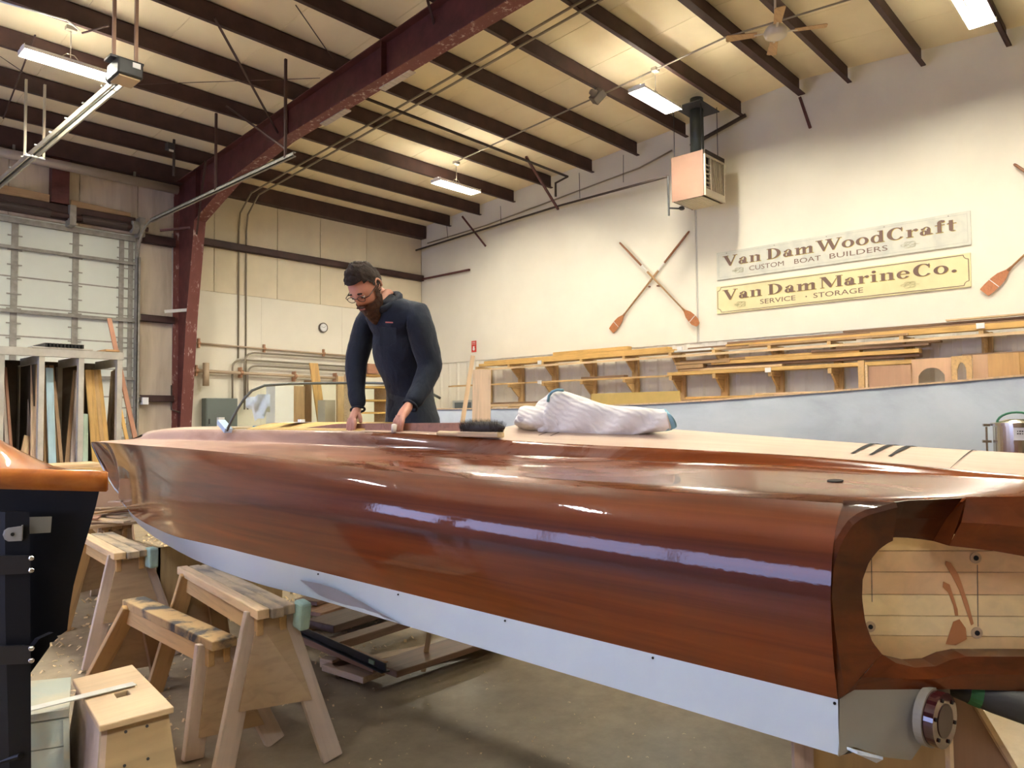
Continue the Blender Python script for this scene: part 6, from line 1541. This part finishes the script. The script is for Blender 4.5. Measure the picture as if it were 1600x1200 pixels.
# ---- hands gripping the board
def hand(wrist, kn, tips_dir, lat, thumb_side, name='hand'):
    """wrist, knuckle centre, finger direction, lateral axis (towards the thumb = thumb_side*lat)"""
    lat = V(lat).normalized(); td = V(tips_dir).normalized(); mid = wrist.lerp(kn, .55)
    P = [wrist, mid]; R_ = [(.026, .030), (.030, .036)]; E = [(0, 1)]
    back = -(lat.cross(td)).normalized()
    for k, (o, L) in enumerate(((1.5, .060), (.5, .068), (-.5, .066), (-1.5, .052))):
        b0 = kn+lat*(o*.0195*thumb_side)+(-td*.006 if k in (0, 3) else V())
        i = len(P); P.append(b0); R_.append(.0125); E.append((1, i))
        c1 = b0+td*L*.45+V((0, 0, -.004)); c2 = c1+td*L*.32+(-CF*V((1, 1, 0))).normalized()*-.010; c3 = c2+V((0, 0, -1))*L*.26+(CF*V((1, 1, 0))).normalized()*.012
        for c, r in ((c1, .0100), (c2, .0092), (c3, .0078)): P.append(c); R_.append(r); E.append((len(P)-2, len(P)-1))
    t0 = wrist.lerp(kn, .35)+lat*thumb_side*.028; t1 = t0+lat*thumb_side*.022+td*.030; t2 = t1+td*.026+lat*thumb_side*.006
    i = len(P); P += [t0, t1, t2]; R_ += [.0145, .0115, .0095]; E += [(1, i), (i, i+1), (i+1, i+2)]
    o = skin(name, P, E, R_, 0, 2, [skinm]); attach(o, man); return o
bx = B(2.88, 0, 0).x
kR = pj(556, 662, 3.90); kL = pj(629, 659, 3.63); kR.x = bx-.03; kL.x = bx-.03
lat = V((0, 1, 0))
hand(wR+V((0, 0, .012)), kR, V((-.15, .0, -1)), lat, -1)
hand(wL+V((0, 0, .012)), kL, V((-.15, .1, -1)), lat, 1)
MB().tube([pj(616, 664, 3.60), pj(615, 676, 3.58)], [.014, .012], 12).build('finger_wrap', plain('glove_white', (.62, .58, .52), .8), man, smooth=True, label='whitish wrap on the thumb')
# ------------------------------------------------------------------ bench brush
zd_ = B(0, 0, 1.333).z
b0, b1 = on(684, 679, 0, B(2.80, 0, 0).x), on(783, 680, 0, B(2.80, 0, 0).x)
b0 = V((b0.x, b0.y, zd_+.012)); b1 = V((b1.x, b1.y, zd_+.010))
br = thing('bench_brush', b0.lerp(b1, .6)-V((0, 0, .012)), 'wooden bench brush with dark bristles lying on the deck beside the man', 'brush')
u = (b1-b0).normalized(); L = (b1-b0).length; hw = wood('brush_wood', (.68, .50, .28), axis=1)
MB().tube([b0, b0+u*L*.04, b0+u*L*.2, b0+u*L*.38, b0+u*L*.42], [.008, .0125, .012, .013, .015], 12).build('handle', hw, br, smooth=True)
MB().bar(b0+u*L*.38, b1, .045, .024).build('brush_block', hw, br, bevel=.006)
bris = plain('bristle', (.030, .024, .018), .6); rnd = random.Random(3); m = MB()
m.ball(b0+u*L*.72+V((0, 0, .030)), 1, (.026, L*.34, .026), 20, 12)
for k in range(900):
    t = rnd.random(); a = rnd.uniform(-1, 1); p = b0+u*L*(.42+.57*t)+V((a*.018, 0, .010)); hgt = .062*(1-(abs(t-.5)*1.75)**6*.5)
    d = V((a*.35+rnd.gauss(0, .08), -(t-.45)*.55+rnd.gauss(0, .12), 1)).normalized(); q = p+d*hgt*rnd.uniform(.85, 1.05); s = V((rnd.gauss(0, 1), rnd.gauss(0, 1), 0)).normalized()*.0011
    v = [m.bm.verts.new(p-s), m.bm.verts.new(p+s), m.bm.verts.new(q)]; m.bm.faces.new(v)
m.build('bristles', bris, br, kind='stuff')
# ------------------------------------------------------------------ folded moving blanket
def quilt():
    mt, n, b = nt('quilted_blanket'); tc = n.nodes.new('ShaderNodeTexCoord'); mp = n.nodes.new('ShaderNodeMapping'); mp.inputs['Rotation'].default_value = (.6, .5, .7)
    n.links.new(tc.outputs['Object'], mp.inputs[0]); wv = n.nodes.new('ShaderNodeTexWave'); wv.inputs['Scale'].default_value = 17; wv.inputs['Distortion'].default_value = 4.5; wv.inputs['Detail'].default_value = 2; wv.inputs['Detail Scale'].default_value = 1.2
    n.links.new(mp.outputs[0], wv.inputs[0]); t = tex(n, s=6, detail=4)
    n.links.new(ramp(n, t, [(.3, (.74, .69, .62)), (.7, (.82, .79, .74))]), b.inputs['Base Color']); b.inputs['Roughness'].default_value = .95
    bump(n, b, wv.outputs[1], .35, .006); return mt
qm = quilt(); bbd = plain('blanket_binding', (.22, .42, .48), .85, var=.15, s=20)
bl = thing('moving_blanket', on(940, 682, 0, B(2.95, 0, 0).x), 'folded white quilted moving blanket with blue edging lying on the boat deck', 'blanket')
Xb = B(2.92, 0, 0).x; DB = (on(940, 682, 0, Xb)-CAM).dot(CF); FH = (CF*V((1, 1, 0))).normalized()
def bl_ring(px, ytop, ybot, wd, sh=3.0, tilt=0, jag=.0):
    lo = on(px, ybot, 0, Xb); hi = on(px, ytop, 0, Xb); h_ = (hi.z-lo.z); c_ = (lo+hi)/2+FH*(wd/2); r = []
    for k in range(40):
        t = 2*PI*k/40; cx_, sx_ = math.cos(t), math.sin(t)
        x_ = math.copysign(abs(cx_)**(2/sh), cx_)*wd/2; z_ = math.copysign(abs(sx_)**(2/sh), sx_)*h_/2
        p = c_+FH*x_+V((0, 0, z_)); p += V((.68, -.73, 0))*(.010*math.sin(3*t+px*.1)-x_*.35)
        q = noise.noise(V((p.x*7, p.y*7, p.z*9))); p += (FH*x_+V((0, 0, z_))).normalized()*q*.016
        r.append(p)
    r.append(r[0].copy()); return r
secs = [(846, 644, 676, .10), (849, 626, 679, .15), (854, 616, 681, .19), (862, 610.5, 682.5, .22), (872, 609, 683.5, .24), (885, 612, 684, .25), (900, 616, 684, .26), (920, 622, 684, .27), (940, 628.5, 683.5, .27), (960, 632, 683, .27), (985, 633.5, 682, .27), (1005, 634.5, 681, .27), (1022, 636, 679.5, .26), (1030, 637, 678.5, .25)]
bmid = lambda s: bl_ring(s[0], s[1], s[2], s[3], 2.6)
rows = []
for a, b_ in zip(secs, secs[1:]):
    for k in range(3): t = k/3; rows.append(bmid([p+(q-p)*t for p, q in zip(a, b_)]))
rows.append(bmid(secs[-1]))
m = MB().grid(rows); m.bm.faces.new(m.R[0][:-1]); m.bm.faces.new(m.R[-1][:-1]); bmesh.ops.remove_doubles(m.bm, verts=m.bm.verts, dist=.0003)
m.build('main_fold', qm, bl, smooth=True)
secs2 = [(812, 650, 662, .08), (815, 640, 668, .14), (821, 634, 671.5, .18), (830, 631, 674, .21), (840, 631.5, 676, .22), (850, 634.5, 678, .22), (858, 640, 680, .2)]
rows = []
for a, b_ in zip(secs2, secs2[1:]):
    for k in range(3): t = k/3; rows.append(bmid([p+(q-p)*t for p, q in zip(a, b_)]))
m = MB().grid(rows); m.bm.faces.new(m.R[0][:-1]); bmesh.ops.remove_doubles(m.bm, verts=m.bm.verts, dist=.0003)
m.build('side_fold', qm, bl, smooth=True)
rows = [bl_ring(x_, a-.8, b_+.5, w_+.006, 2.6) for x_, a, b_, w_ in ((1025, 636.3, 679.2, .258), (1029, 637, 678.6, .252), (1034, 638.5, 677.8, .246), (1037.5, 641, 676, .23))]
m = MB().grid(rows); m.bm.faces.new(m.R[-1][:-1]); bmesh.ops.remove_doubles(m.bm, verts=m.bm.verts, dist=.0003); m.build('blue_binding', bbd, bl, smooth=True, label='blue edge binding')
pts = [on(x_, y_, 0, Xb+.02) for x_, y_ in ((856, 628), (858, 618), (863, 612), (871, 609), (880, 610))]
MB().tube(pts, .006, 8).build('blue_binding', bbd, bl, smooth=True)
